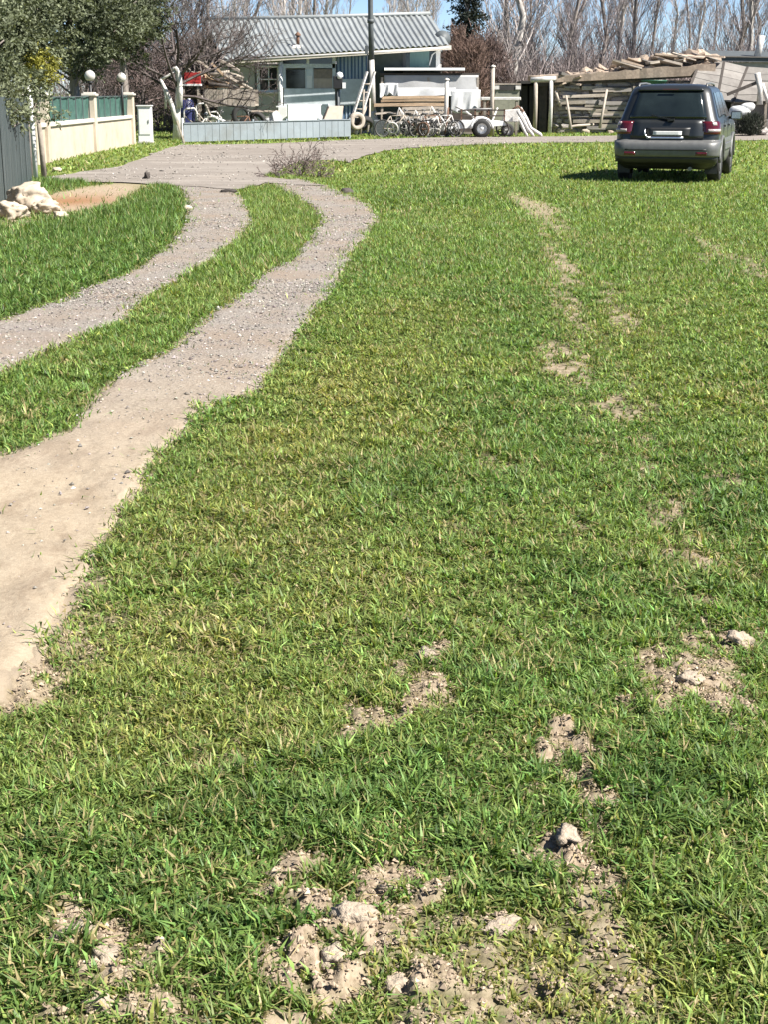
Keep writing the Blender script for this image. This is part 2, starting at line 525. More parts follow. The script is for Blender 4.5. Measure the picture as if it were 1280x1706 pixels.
def strip(name, left, right, n=420, k=26):
    L = resample(W(left), n); Rr = resample(W(right), n)
    t = np.linspace(0, 1, k)[None, :, None]
    P = L[:, None] * (1 - t) + Rr[:, None] * t
    x, y = P[..., 0].ravel(), P[..., 1].ravel()
    tt = np.broadcast_to(t[..., 0], P.shape[:2]).ravel()
    e = np.maximum(sstep(.16, 0, tt), sstep(.84, 1, tt)) * np.clip(y / 10, .5, 2.2)
    x = x + e * ((fbm(x * 7, y * 5, 3, 53) - .5) * .22); y = y + e * ((fbm(x * 7, y * 5, 3, 57) - .5) * .34)
    z = height(x, y) + .014 - .03 * np.maximum(sstep(.07, 0, tt), sstep(.93, 1, tt)) + (fbm(x * 3, y * 3, 3, 50) - .5) * .014 + (fbm(x * 26, y * 18, 3, 55) - .5) * .016 * np.clip(1.3 - y / 9, 0, 1)
    i, j = np.meshgrid(np.arange(n - 1), np.arange(k - 1), indexing='ij')
    F = np.stack([i * k + j, i * k + j + 1, (i + 1) * k + j + 1, (i + 1) * k + j], -1).reshape(-1, 4)
    o = np_mesh(name, np.stack([x, y, z], 1), F, M_TRACK, smooth=True)
    if o.data.polygons[0].normal.z < 0: o.data.flip_normals()
    return tag(o, kind='structure')
strip('track', RUT_R_LEFT, RUT_R_RIGHT)
strip('track', RUT_L_LEFT, RUT_L_RIGHT)

def build_road():
    p = W(ROAD)
    # finer outline with a ragged edge
    pts = []
    for i in range(len(p)):
        a, b = Vector(p[i]), Vector(p[(i + 1) % len(p)])
        n = max(1, min(24, int((b - a).length / .5)))
        for q in range(n): pts.append(a.lerp(b, q / n))
    arr = np.array([tuple(q) for q in pts])
    arr += np.stack([(fbm(arr[:, 0] * 1.7, arr[:, 1] * 1.7, 3, 60) - .5) * .3, (fbm(arr[:, 0] * 1.7, arr[:, 1] * 1.7, 3, 66) - .5) * .7], 1)
    bm = bmesh.new()
    vs = [bm.verts.new((a[0], a[1], .022)) for a in arr]
    f = bm.faces.new(vs)
    bmesh.ops.triangulate(bm, faces=[f])
    for q in bm.faces:
        if q.normal.z < 0: q.normal_flip()
    me = bpy.data.meshes.new('dirt_road'); bm.to_mesh(me); bm.free()
    m, nt, b, out = new_mat('dirt_road')
    f1 = noise_fac(nt, 12, 6, .75); f2 = noise_fac(nt, .5, 5, .65, (1, .25, 1))
    c = ramp(nt, f2, [(.3, (.185, .16, .14)), (.55, (.225, .20, .178)), (.75, (.275, .24, .205))])
    c = mixc(nt, .35, c, ramp(nt, f1, [(.3, (.12, .105, .09)), (.7, (.34, .30, .265))]))
    c = mixc(nt, ramp(nt, noise_fac(nt, 1.1, 7, .75, (.35, 1.3, 1)), [(.46, (0, 0, 0)), (.66, (.75, .75, .75))]), c, (.155, .135, .115))
    c = mixc(nt, ramp(nt, noise_fac(nt, .9, 7, .7, (.2, 1.0, 1)), [(.54, (0, 0, 0)), (.64, (.6, .6, .6))]), c, (.33, .30, .265))
    nt.links.new(c, b.inputs['Base Color']); b.inputs['Roughness'].default_value = .95; b.inputs['Specular IOR Level'].default_value = .1
    bump(nt, b, f1, .5, .02)
    me.materials.append(m)
    o = bpy.data.objects.new('dirt_road', me); COL.objects.link(o)
    tag(o, kind='structure')
build_road()

# ------------------------------------------------------------------ grass
M_GRASS = leaf_mat('grass_blade', .38, .5, .3, (1.15, 1.2, .55))
rng = np.random.default_rng(11)
_yc = [(G(a, b), r1, r2, s) for a, b, r1, r2, s in ((610, 640, .55, 2.2, .9), (520, 760, .5, 1.1, .7), (420, 880, .45, .9, .8), (520, 960, .6, .8, .55), (300, 1060, .35, .5, .8), (330, 1190, .35, .35, .6), (690, 560, .5, 2.5, .5),
                                                   (760, 960, .4, .5, .35), (850, 1100, .3, .3, .3), (1000, 900, .5, .8, .35), (1060, 600, .5, 2.0, .35), (640, 1160, .3, .3, .4), (960, 1620, .3, .25, .6))]
_lush = [(G(a, b), r1, r2, s) for a, b, r1, r2, s in ((820, 1120, .28, .22, .9), (540, 1330, .4, .3, .9), (1090, 1330, .3, .3, 1), (60, 1500, .3, .35, 1), (450, 1530, .3, .14, .8), (720, 1420, .3, .2, .8), (1060, 980, .4, .4, .8), (680, 790, .5, .9, .7),
                                                      (1240, 840, .4, .8, .9), (800, 700, .6, 1.2, .7), (860, 500, .8, 3, .5), (720, 330, 1.6, 2.5, .9), (1250, 1330, .2, .3, .7), (1200, 1560, .3, .2, .6), (640, 1320, .2, .2, .8), (900, 1490, .25, .12, .9), (30, 1640, .2, .15, .8))]
def blobs(x, y, bl):
    v = np.zeros(len(x))
    for c, r1, r2, s in bl:
        v = np.maximum(v, s * np.exp(-(((x - c.x) / r1) ** 2 + ((y - c.y) / r2) ** 2)))
    return v

def grass_cols(x, y, n):
    """blade colour: green, olive-yellow and lush dark stretches; dry straw blades mixed in"""
    yel = np.clip(blobs(x, y, _yc) * 1.12 + (fbm(x * 1.3, y * .9, 3, 70) - .5) * .9, 0, 1)
    lush = np.clip(blobs(x, y, _lush) + (fbm(x * 2.1, y * 1.6, 3, 77) - .5) * 1.0, 0, 1)
    left = inpoly(x, y, W_LEFT)
    yel = np.where(left, 0, yel); lush = np.where(left, .75, lush)
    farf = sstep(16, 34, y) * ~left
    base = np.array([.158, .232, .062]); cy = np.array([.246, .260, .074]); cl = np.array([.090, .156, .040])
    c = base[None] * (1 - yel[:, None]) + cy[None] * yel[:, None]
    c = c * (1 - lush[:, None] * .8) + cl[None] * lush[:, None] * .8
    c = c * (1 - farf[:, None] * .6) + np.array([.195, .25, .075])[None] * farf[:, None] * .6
    c = c * np.exp(rng.normal(0, .40, (n, 1)))
    c[:, 0] *= np.exp(rng.normal(0, .13, n)); 
    dry = rng.random(n) < (.04 + .08 * yel + .22 * soil_mask(x, y) + .14 * sstep(.5, .75, fbm(x * 3.1, y * 3.1, 2, 90)) * ~left)
    c[dry] = np.array([.36, .30, .15]) * rng.uniform(.7, 1.25, (dry.sum(), 1))
    return np.clip(c, 0.004, .7), lush, yel

W_LEFT = W([(-420, 640), (-120, 560), (0, 530), (80, 505), (170, 470), (240, 440), (280, 410), (305, 375), (312, 345), (300, 320), (262, 303), (0, 300), (-400, 300)])
W_MED = W(RUT_R_LEFT + RUT_L_RIGHT[::-1])
W_VERGE = W([(75, 292), (82, 274), (228, 243), (300, 241), (285, 250), (235, 264), (190, 280), (120, 290)])
FX0, FX1 = 26.5, 36

def scatter(d0, d1, dens, zone):
    """random points with an even number per square metre inside the part of the field in view (and a margin)"""
    hw = lambda y: .2775 * y * 1.0 + .9
    area = (hw(d0) + hw(d1)) * (d1 - d0)
    n = int(area * dens)
    y = rng.uniform(d0, d1, n * 2); x = rng.uniform(-1, 1, n * 2) * hw(d1)
    k = np.abs(x) < hw(y)
    x, y = x[k], y[k]
    left = inpoly(x, y, W_LEFT); med = inpoly(x, y, W_MED)
    if zone == 'left': k = left
    elif zone == 'median': k = med & ~left
    else: k = ~left & ~med
    return x[k], y[k]

def blades(d0, d1, dens, zone, length, width, segs, tuft=0.55, per=9, spread=.022, kind='grass'):
    # single blades plus tufts that fan out from a point
    xs, ys = scatter(d0, d1, dens * (1 - tuft), zone)
    xt, yt = scatter(d0, d1, dens * tuft / per, zone)
    nt_ = len(xt)
    az_s = rng.uniform(0, 2 * np.pi, len(xs)); lean_s = np.abs(rng.normal(.95, .38, len(xs)))
    tx = np.repeat(xt, per); ty = np.repeat(yt, per)
    az_t = rng.uniform(0, 2 * np.pi, nt_ * per)
    rad = np.abs(rng.normal(0, spread, nt_ * per))
    tsc = np.repeat(np.exp(rng.normal(.05, .25, nt_)), per)
    x = np.concatenate([xs, tx + rad * np.cos(az_t)]); y = np.concatenate([ys, ty + rad * np.sin(az_t)])
    az = np.concatenate([az_s, az_t]); lean = np.concatenate([lean_s, np.clip(.35 + rad / spread * .45 + rng.normal(0, .18, len(rad)), .05, 1.5)])
    sc = np.concatenate([np.exp(rng.normal(-.1, .3, len(xs))), tsc * rng.uniform(.6, 1.15, len(rad))])
    soil = soil_mask(x, y)
    fr = np.clip(y / 12, .45, 1.8)
    xj = x + rng.normal(0, .07, len(x)) * fr; yj = y + rng.normal(0, .11, len(x)) * fr
    keep = (~in_ruts(xj, yj, .15) | (rng.random(len(x)) < .0015)) & ~in_road(x, y)
    patchy = fbm(x * 6, y * 6, 3, 81)
    thin = sstep(.30, .48, patchy + .10)
    keep &= rng.random(len(x)) < np.clip((1 - 1.25 * soil) * (.45 + .55 * thin), .012, 1)
    keep &= ~inpoly(x, y, W_ROAD)
    # nothing grows inside the fence or under the walls
    keep &= (x > -5.2 - (y - 20) * .18) | (y < 17)
    if kind == 'weed': keep &= rng.random(len(x)) < sstep(.50, .66, fbm(x * 2.3, y * 2.3, 3, 120))
    if kind == 'thatch': keep |= (rng.random(len(x)) < np.clip(soil, 0, 1) * .8) & ~in_ruts(x, y, .1); lean = lean * .2 + 1.35
    x, y, az, lean, sc, soil = x[keep], y[keep], az[keep], lean[keep], sc[keep], soil[keep]
    n = len(x)
    c, lush, yel = grass_cols(x, y, n)
    if kind == 'weed': c = np.array([.135, .225, .05]) * np.exp(rng.normal(0, .25, (n, 1))); lush = lush * 0
    if kind == 'thatch': c = np.array([.27, .22, .125]) * np.exp(rng.normal(0, .3, (n, 1))); lush = lush * 0
    ln = length * sc * (1 + .42 * lush - .15 * yel) * (1 - .35 * soil) * (.68 + .62 * sstep(.36, .66, fbm(x * 7.5, y * 7.5, 3, 95)))
    ln = np.minimum(ln, length * 1.75)
    wd = width * np.exp(rng.normal(0, .2, n)) * (1 + .2 * lush)
    z = height(x, y) - .004
    dx, dy = np.cos(az), np.sin(az)
    tw = az + np.pi / 2 + rng.normal(0, .5, n)
    sx, sy = np.cos(tw), np.sin(tw)
    P = []
    def pt(t, w, s):
        bend = lean * (t ** 1.5) 
        hz = ln * np.sin(bend) * t
        vz = ln * np.cos(np.minimum(bend, 1.5)) * t
        return np.stack([x + dx * hz + sx * w * s * wd / 2, y + dy * hz + sy * w * s * wd / 2, z + vz + .0], 1)
    if segs == 3:
        V = np.stack([pt(0, .7, -1), pt(0, .7, 1), pt(.5, 1, -1), pt(.5, 1, 1), pt(1, 0, 1)], 1)
        pat = np.array([[0, 1, 3], [0, 3, 2], [2, 3, 4]])
        shade = np.array([.75, .75, 1, 1, 1.18])
    elif segs == 2:
        V = np.stack([pt(0, .8, -1), pt(.45, 1, -1), pt(.45, 1, 1), pt(1, 0, 1)], 1)
        pat = np.array([[0, 2, 1], [1, 2, 3]])
        shade = np.array([.75, 1, 1, 1.15])
    else:
        V = np.stack([pt(.05, 1, -1), pt(.05, 1, 1), pt(1, 0, 1)], 1)
        pat = np.array([[0, 1, 2]]); shade = np.array([.85, .85, 1.12])
    k = V.shape[1]
    F = (np.arange(n)[:, None, None] * k + pat[None]).reshape(-1, 3)
    C = (c[:, None, :] * np.ones((1, k, 1)))
    return V.reshape(-1, 3), F, C.reshape(-1, 3)

def join(parts):
    V, F, C, o = [], [], [], 0
    for v, f, c in parts:
        V.append(v); F.append(f + o); C.append(c); o += len(v)
    return np.concatenate(V), np.concatenate(F), np.concatenate(C)

def grass_obj(name, label, parts):
    v, f, c = join(parts)
    o = np_mesh(name, v, f, M_GRASS, c)
    tag(o, label, 'grass', kind='stuff')
    return len(f)
tri = 0
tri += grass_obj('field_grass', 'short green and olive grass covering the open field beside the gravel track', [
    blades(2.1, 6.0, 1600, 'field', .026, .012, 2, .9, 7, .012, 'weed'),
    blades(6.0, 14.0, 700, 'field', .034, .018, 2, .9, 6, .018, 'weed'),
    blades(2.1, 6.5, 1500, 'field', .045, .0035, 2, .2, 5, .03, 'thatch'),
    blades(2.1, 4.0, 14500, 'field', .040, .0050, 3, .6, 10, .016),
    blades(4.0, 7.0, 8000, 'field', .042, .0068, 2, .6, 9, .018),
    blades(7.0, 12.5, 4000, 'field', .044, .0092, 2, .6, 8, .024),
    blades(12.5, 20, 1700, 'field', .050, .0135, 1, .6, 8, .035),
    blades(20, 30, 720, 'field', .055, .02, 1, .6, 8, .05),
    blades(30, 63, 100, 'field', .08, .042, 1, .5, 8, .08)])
tri += grass_obj('median_grass', 'strip of dark green grass between the two gravel wheel tracks', [
    blades(6.0, 12.5, 5200, 'median', .06, .0085, 2, .7, 9, .025),
    blades(12.5, 30, 2000, 'median', .07, .013, 1, .7, 9, .04)])
tri += grass_obj('verge_grass', 'lush dark green grass left of the gravel track below the pale boulders', [
    blades(8.0, 16, 2900, 'left', .075, .0105, 2, .7, 9, .035),
    blades(16, 30, 1400, 'left', .085, .015, 1, .75, 10, .05)])
print('GRASS TRIS', tri)

# ------------------------------------------------------------------ shared materials for things
M_WHITE = pm('white_paint', (.72, .72, .71), .6, .05, 5, bmp=.1, dirt=(.55, .52, .47), dirt_amt=.35)
M_WHITEWASH = pm('whitewash', (.56, .54, .51), .85, .15, 14, bmp=.4, dirt=(.30, .26, .22), dirt_amt=.6)
M_CREAM = pm('cream_render', (.46, .395, .315), .85, .09, 3, bmp=.2, dirt=(.33, .265, .20), dirt_amt=.6)
M_TRIM = pm('pale_trim', (.55, .515, .455), .75, .08, 6, bmp=.1, dirt=(.5, .45, .38), dirt_amt=.4)
M_GREENNET = pm('green_netting', (.030, .085, .068), .7, .3, 9, bmp=.15, dirt=(.10, .17, .15), dirt_amt=.4)
M_STEELBLUE = pm('grey_blue_sheet', (.21, .24, .26), .5, .1, 2.5, bmp=.05, dirt=(.15, .15, .14), dirt_amt=.55, per_object=.14)
M_DARKSHEET = pm('dark_sheet', (.040, .052, .052), .5, .12, 3, bmp=.05, dirt=(.10, .115, .115), dirt_amt=.6, stretch=(6, 6, .5), per_object=.12)  # sheet colour darkened for tree shadow, with paler vertical streaks
M_ROOF = pm('roof_sheet', (.235, .25, .25), .45, .12, 3, bmp=.05, dirt=(.165, .17, .16), dirt_amt=.5, stretch=(2, .6, .6), per_object=.07)
M_GREYWALL = pm('grey_wall', (.42, .40, .37), .85, .12, 4, bmp=.2, dirt=(.20, .18, .16), dirt_amt=.5)
M_BLUEWALL = pm('pale_blue_wall', (.62, .67, .70), .7, .1, 4, bmp=.1, dirt=(.30, .34, .36), dirt_amt=.4)
M_BLUEA = pm('blue_sheet_dark', (.07, .14, .26), .5, .15, 4, bmp=.05)
M_BLUEB = pm('blue_sheet_pale', (.38, .47, .55), .5, .12, 4, bmp=.05)
M_BROWNBOARD = pm('brown_board', (.26, .21, .17), .8, .2, 7, bmp=.2)
M_WOOD = pm('fresh_timber', (.40, .285, .185), .8, .22, 7, bmp=.3, stretch=(.5, 6, 6), per_object=.2)
M_OLDWOOD = pm('weathered_wood', (.29, .25, .205), .85, .3, 7, bmp=.4, dirt=(.16, .13, .11), per_object=.25)
M_PALEWOOD = pm('pale_wood', (.36, .31, .26), .85, .2, 8, bmp=.3, dirt=(.3, .25, .2), per_object=.15)
M_DARKWOOD = pm('dark_wood', (.055, .046, .04), .9, .3, 6, bmp=.3, per_object=.3)
M_STONE = pm('wall_stone', (.33, .295, .275), .9, .28, 9, bmp=.5, dirt=(.17, .15, .14), per_object=.35)
M_TANSTONE = pm('tan_rubble', (.335, .265, .205), .92, .25, 9, bmp=.5, dirt=(.27, .2, .15), per_object=.25)
M_LIME = pm('limestone', (.42, .355, .275), .9, .16, 9, bmp=.5, dirt=(.26, .20, .145), dirt_amt=.7, per_object=.08)
M_ASB = pm('grey_roof_board', (.185, .17, .155), .85, .14, 5, bmp=.25, dirt=(.12, .105, .095), per_object=.2)
M_CONC = pm('concrete', (.46, .44, .41), .85, .12, 6, bmp=.25, dirt=(.33, .3, .27))
M_POLE = pm('dark_pole', (.075, .085, .09), .6, .2, 4, bmp=.1)
M_BLACK = pm('black_plastic', (.018, .018, .019), .5, .2, 8, bmp=.05)
M_DARK = pm('interior_shade', (.03, .028, .026), .9, .3, 5, bmp=.2)  # near-black colour paints the shade inside sheds and openings
M_RUBBER = pm('rubber', (.022, .021, .02), .8, .2, 20, bmp=.15)
M_RUST = pm('rusty_iron', (.16, .09, .06), .85, .3, 10, bmp=.3, metal=.2)
M_GREYIRON = pm('grey_iron', (.20, .195, .19), .6, .25, 9, bmp=.2, metal=.4)
M_RED = pm('red_paint', (.30, .025, .025), .5, .2, 5, bmp=.05)
M_NAVY = pm('navy_plastic', (.03, .035, .11), .45, .2, 5, bmp=.03)
M_GREENPL = pm('green_plastic', (.02, .09, .055), .5, .2, 6, bmp=.05)
M_FILM = pm('plastic_film', (.60, .60, .60), .4, .08, 4, bmp=.3, dirt=(.42, .41, .39), dirt_amt=.5)
M_TARP = pm('grey_tarp', (.40, .40, .40), .6, .1, 3, bmp=.2, dirt=(.30, .29, .28))
M_TEAL = pm('teal_curtain', (.16, .27, .27), .8, .15, 9, bmp=.1, stretch=(6, 6, .3))
M_CARD = pm('cardboard', (.45, .37, .30), .85, .1, 6, bmp=.1)

def glass(name, col=(.02, .024, .026), rough=.06):
    m, nt, b, out = new_mat(name)
    f = noise_fac(nt, 2.2, 3, .5)
    nt.links.new(ramp(nt, f, [(.35, tuple(c * .7 for c in col)), (.7, tuple(c * 1.5 for c in col))]), b.inputs['Base Color'])
    b.inputs['Roughness'].default_value = rough
    b.inputs['Specular IOR Level'].default_value = .7
    return m
M_GLASS = glass('window_glass')

# ------------------------------------------------------------------ the car
def build_car():
    rear = G(1106, 306)
    HEAD = R(17)                      # nose turned a little to the right
    car = empty('parked_car', (rear.x, rear.y, 0), -HEAD, 'dark grey estate car with silver lower body parked on the far side of the field', 'car')
    paint, nt, b, out = new_mat('car_paint')
    f = noise_fac(nt, 60, 3); nt.links.new(ramp(nt, f, [(.3, (.013, .0145, .015)), (.7, (.019, .021, .0215))]), b.inputs['Base Color'])
    b.inputs['Metallic'].default_value = .1; b.inputs['Roughness'].default_value = .4
    b.inputs['Coat Weight'].default_value = .45; b.inputs['Coat Roughness'].default_value = .12
    silver, nt, b, out = new_mat('car_silver')
    f = noise_fac(nt, 8, 5); nt.links.new(ramp(nt, f, [(.3, (.115, .115, .113)), (.7, (.155, .155, .152))]), b.inputs['Base Color'])
    b.inputs['Metallic'].default_value = .3; b.inputs['Roughness'].default_value = .45
    lamp_red, nt, b, out = new_mat('tail_lamp_red')
    f = noise_fac(nt, 30, 3); nt.links.new(ramp(nt, f, [(.3, (.06, .005, .008)), (.7, (.10, .008, .012))]), b.inputs['Base Color'])
    b.inputs['Roughness'].default_value = .15; b.inputs['Coat Weight'].default_value = .6
    lamp_clear, nt, b, out = new_mat('tail_lamp_clear')
    f = noise_fac(nt, 40, 3); nt.links.new(ramp(nt, f, [(.3, (.30, .24, .24)), (.7, (.45, .40, .39))]), b.inputs['Base Color'])
    b.inputs['Roughness'].default_value = .15
    cglass = glass('car_glass', (.012, .017, .017), .05)
    chrome = pm('chrome', (.6, .6, .6), .25, .1, 9, metal=.9, bmp=0)
    plate_m = pm('number_plate', (.62, .62, .60), .5, .08, 20, bmp=0)

    TB = [(.24, .34, 4.25, .78, .22), (.30, .16, 4.42, .86, .22), (.40, .05, 4.52, .905, .20), (.50, .01, 4.56, .925, .20), (.62, .00, 4.57, .935, .20), (.70, .015, 4.57, .94, .22),
          (.745, .05, 4.56, .94, .22), (.775, .115, 4.55, .935, .22), (.85, .125, 4.53, .935, .20), (.96, .14, 4.47, .93, .20), (1.04, .155, 4.30, .92, .20), (1.085, .17, 4.02, .905, .20), (1.115, .18, 3.62, .89, .20),
          (1.16, .20, 3.44, .872, .20), (1.30, .26, 3.24, .828, .19), (1.45, .33, 3.02, .780, .18), (1.58, .405, 2.82, .738, .17), (1.66, .45, 2.70, .705, .18), (1.705, .50, 2.58, .66, .22),
          (1.735, .60, 2.44, .58, .26), (1.755, .85, 2.2, .42, .22), (1.762, 1.2, 1.8, .18, .1)]
    TBa = np.array(TB)
    def sec(z): return [float(np.interp(z, TBa[:, 0], TBa[:, k])) for k in range(1, 5)]
    NR, NC, NS = 8, 8, 12
    NT = 2 * NR + 4 * NC + 2 * NS
    def outline(z):
        yr, yf, w, r = sec(z)
        p = []
        for i in range(NR): p.append((-(w - r) + 2 * (w - r) * i / NR, yr))
        for i in range(NC): t = math.pi / 2 * i / NC; p.append((w - r + r * math.sin(t), yr + r - r * math.cos(t)))
        for i in range(NS): p.append((w, yr + r + (yf - yr - 2 * r) * i / NS))
        for i in range(NC): t = math.pi / 2 * i / NC; p.append((w - r + r * math.cos(t), yf - r + r * math.sin(t)))
        for i in range(NR): p.append(((w - r) - 2 * (w - r) * i / NR, yf))
        for i in range(NC): t = math.pi / 2 * i / NC; p.append((-(w - r) - r * math.sin(t), yf - r + r * math.cos(t)))
        for i in range(NS): p.append((-w, yf - r - (yf - yr - 2 * r) * i / NS))
        for i in range(NC): t = math.pi / 2 * i / NC; p.append((-(w - r) - r * math.cos(t), yr + r - r * math.sin(t)))
        return p
    bodyv = []; bodyf = []
    for row in TB: bodyv += [(x, y, row[0]) for x, y in outline(row[0])]
    n = len(TB)
    for i in range(n - 1):
        for j in range(NT):
            j2 = (j + 1) % NT
            bodyf.append((i * NT + j, i * NT + j2, (i + 1) * NT + j2, (i + 1) * NT + j))
    bodyf.append(tuple(range(NT))[::-1]); bodyf.append(tuple((n - 1) * NT + j for j in range(NT)))
    mb = MB(); mb.add(bodyv, bodyf, True)
    body = mb.build('body', [paint, silver, M_BLACK], car)
    cut = MB()
    for wy in (.92, 3.66):
        for s in (-1, 1):
            cut.tube([(s * .52, wy, .36), (s * 1.3, wy, .36)], .435, 28, True, False)
    co = cut.build('cutter', M_BLACK, car)
    md = body.modifiers.new('b', 'BOOLEAN'); md.operation = 'DIFFERENCE'; md.object = co; md.solver = 'EXACT'
    bpy.context.view_layer.update()
    dg = bpy.context.evaluated_depsgraph_get()
    me = bpy.data.meshes.new_from_object(body.evaluated_get(dg))
    body.modifiers.clear(); body.data = me
    bpy.data.objects.remove(co)
    for p in me.polygons:
        c = p.center
        p.use_smooth = True
        if c.z < .40 and (abs(p.normal.z) > .7) or (abs(c.x) < .84 and c.z < .8 and abs(p.normal.y) < .98 and c.y > .4 and c.y < 4.2): p.material_index = 2
        elif c.z < .76: p.material_index = 1
    me.set_sharp_from_angle(angle=R(32))

    def patch(name, mat, zs, us, off, parent=car, smooth=True):
        """a piece of skin laid over the body: zs heights, us positions round the outline (0 = rear left, 8.. right rear corner)"""
        vs = []; fs = []
        for z in zs:
            p = outline(z); q = outline(min(z + .02, 1.76))
            for u in us:
                i = int(math.floor(u)) % NT; f_ = u - math.floor(u)
                a, c2 = p[i], p[(i + 1) % NT]
                x, y = a[0] + (c2[0] - a[0]) * f_, a[1] + (c2[1] - a[1]) * f_
                t = Vector((p[(i + 1) % NT][0] - p[i][0], p[(i + 1) % NT][1] - p[i][1], 0)).normalized()
                nn = Vector((t.y, -t.x, 0))
                vs.append(Vector((x, y, z)) + nn * off)
        k = len(us)
        for i in range(len(zs) - 1):
            for j in range(k - 1):
                fs.append((i * k + j, i * k + j + 1, (i + 1) * k + j + 1, (i + 1) * k + j))
        o = MB().add(vs, fs, smooth).build(name, mat, parent)
        sd = o.modifiers.new('s', 'SOLIDIFY'); sd.thickness = off * .9; sd.offset = -1
        return o
    lin = lambda a, b_, k: [a + (b_ - a) * i / (k - 1) for i in range(k)]
    # bumper with dark lower lip and reflectors
    bump_ = patch('rear_bumper', silver, lin(.47, .752, 9), lin(-9, NR + 9, 40), .022)
    patch('lower_lip', M_BLACK, lin(.33, .47, 4), lin(-8, NR + 8, 30), .014, bump_)
    patch('groove', M_BLACK, lin(.585, .61, 3), lin(.0, NR - .0, 20), .027, bump_)
    for u0, u1 in ((-.4, 1.0), (NR - 1.0, NR + .4)): patch('reflector', lamp_red, lin(.50, .56, 3), lin(u0, u1, 6), .028, bump_)
    # tail gate with plate recess, handle strip, badge, wiper
    def rear_panel(name, mat, x0, x1, z0, z1, off, parent, x0t=None, x1t=None, kz=6, kx=8):
        x0t = x0 if x0t is None else x0t; x1t = x1 if x1t is None else x1t
        vs = []; fs = []
        for i in range(kz):
            t = i / (kz - 1); z = z0 + (z1 - z0) * t
            a = x0 + (x0t - x0) * t; c2 = x1 + (x1t - x1) * t
            for j in range(kx): vs.append((a + (c2 - a) * j / (kx - 1), sec(z)[0] - off, z))
        for i in range(kz - 1):
            for j in range(kx - 1): fs.append((i * kx + j, i * kx + j + 1, (i + 1) * kx + j + 1, (i + 1) * kx + j))
        o = MB().add(vs, fs, True).build(name, mat, parent)
        sd = o.modifiers.new('s', 'SOLIDIFY'); sd.thickness = off * .8; sd.offset = -1
        return o
    gate = rear_panel('tailgate', paint, -.66, .66, .785, 1.125, .016, car, -.66, .66)
    rec = rear_panel('plate_recess', M_BLACK, -.36, .40, .835, .985, .022, gate, -.38, .42)
    rear_panel('number_plate', plate_m, -.25, .27, .855, .925, .030, gate)
    rear_panel('handle_strip', chrome, -.36, .30, .795, .825, .034, gate)
    MB().tube([(-.40, .10, .96), (-.40, .095, .88), (-.36, .09, .82), (-.28, .088, .81)], .016, 6).build('trim', chrome, gate)
    rw = rear_panel('rear_window', cglass, -.70, .70, 1.15, 1.635, .016, car, -.565, .565, 8, 12)
    MB().bar((0.05, .16, 1.13), (-.30, .19, 1.20), .03, .025).bar((.0, .15, 1.115), (.12, .15, 1.13), .05, .04).build('wiper', M_BLACK, rw)
    # shelf and seats seen through the glass as darker shapes: headrests on the window's inner side
    sp = patch('spoiler', paint, lin(1.645, 1.70, 4), lin(-1.5, NR + 1.5, 20), .05)
    MB().box((0, .365, 1.66), (.28, .02, .022)).build('brake_light', lamp_red, sp)
    # tail lamps wrap the rear corners
    for s in (0, 1):
        u = (lambda a: a) if s == 0 else (lambda a: NR - a)
        us = [NR - .5 + k * .55 for k in range(17)] if s == 0 else [-(8.3) + k * .55 for k in range(17)]
        tl = patch('tail_lamp', lamp_red, lin(.87, 1.10, 6), us, .016)
        patch('clear_lens', lamp_clear, lin(.915, .965, 3), us[1:-1], .021, tl)
        patch('lamp_stripe', lamp_clear, lin(1.03, 1.09, 3), us[5:10], .021, tl)
    # side glass
    def side_glass(s, pts):
        vs = [(s * (sec(z)[2] + .010), y, z) for y, z in pts]
        vs2 = [(s * (sec(z)[2] - .012), y, z) for y, z in pts]
        k = len(pts)
        fs = [tuple(range(k)), tuple(range(k, 2 * k))[::-1]] + [(i, (i + 1) % k, k + (i + 1) % k, k + i) for i in range(k)]
        MB().add(vs + vs2, fs).build('side_window', cglass, car)
    for s in (-1, 1):
        side_glass(s, [(.62, 1.16), (1.22, 1.16), (1.24, 1.60), (.82, 1.60)])
        side_glass(s, [(1.30, 1.16), (2.22, 1.16), (2.14, 1.61), (1.32, 1.61)])
        side_glass(s, [(2.30, 1.16), (3.22, 1.16), (2.72, 1.60), (2.22, 1.61)])
        # roof rail, mirror, handles, door seams, sill strip
        MB().tube([(s * .62, .66, 1.70), (s * .615, .78, 1.755), (s * .61, 1.6, 1.77), (s * .61, 2.3, 1.755), (s * .61, 2.42, 1.70)], .02, 8).build('roof_rail', silver, car)
        mir = MB().box((s * 1.03, 3.0, 1.17), (.21, .12, .16)).build('mirror', paint, car, bevel=.03)
        MB().bar((s * .88, 3.02, 1.12), (s * .98, 3.0, 1.13), .06, .05).build('mirror_arm', M_BLACK, mir)
        MB().box((s * 1.03, 2.936, 1.17), (.17, .008, .12)).build('mirror_glass', chrome, mir)
        for y in (1.42, 2.46):
            MB().bar((s * .945, y, 1.0), (s * .945, y + .2, 1.0), .03, .035).build('door_handle', silver, car)
        for y in (1.27, 2.27, 3.30):
            MB().box((s * .934, y, .9), (.006, .012, .42)).build('door_seam', M_BLACK, car)
        MB().bar((s * .955, .98 + .5, .62), (s * .955, 3.1, .62), .03, .12).build('rub_strip', silver, car, bevel=.01)
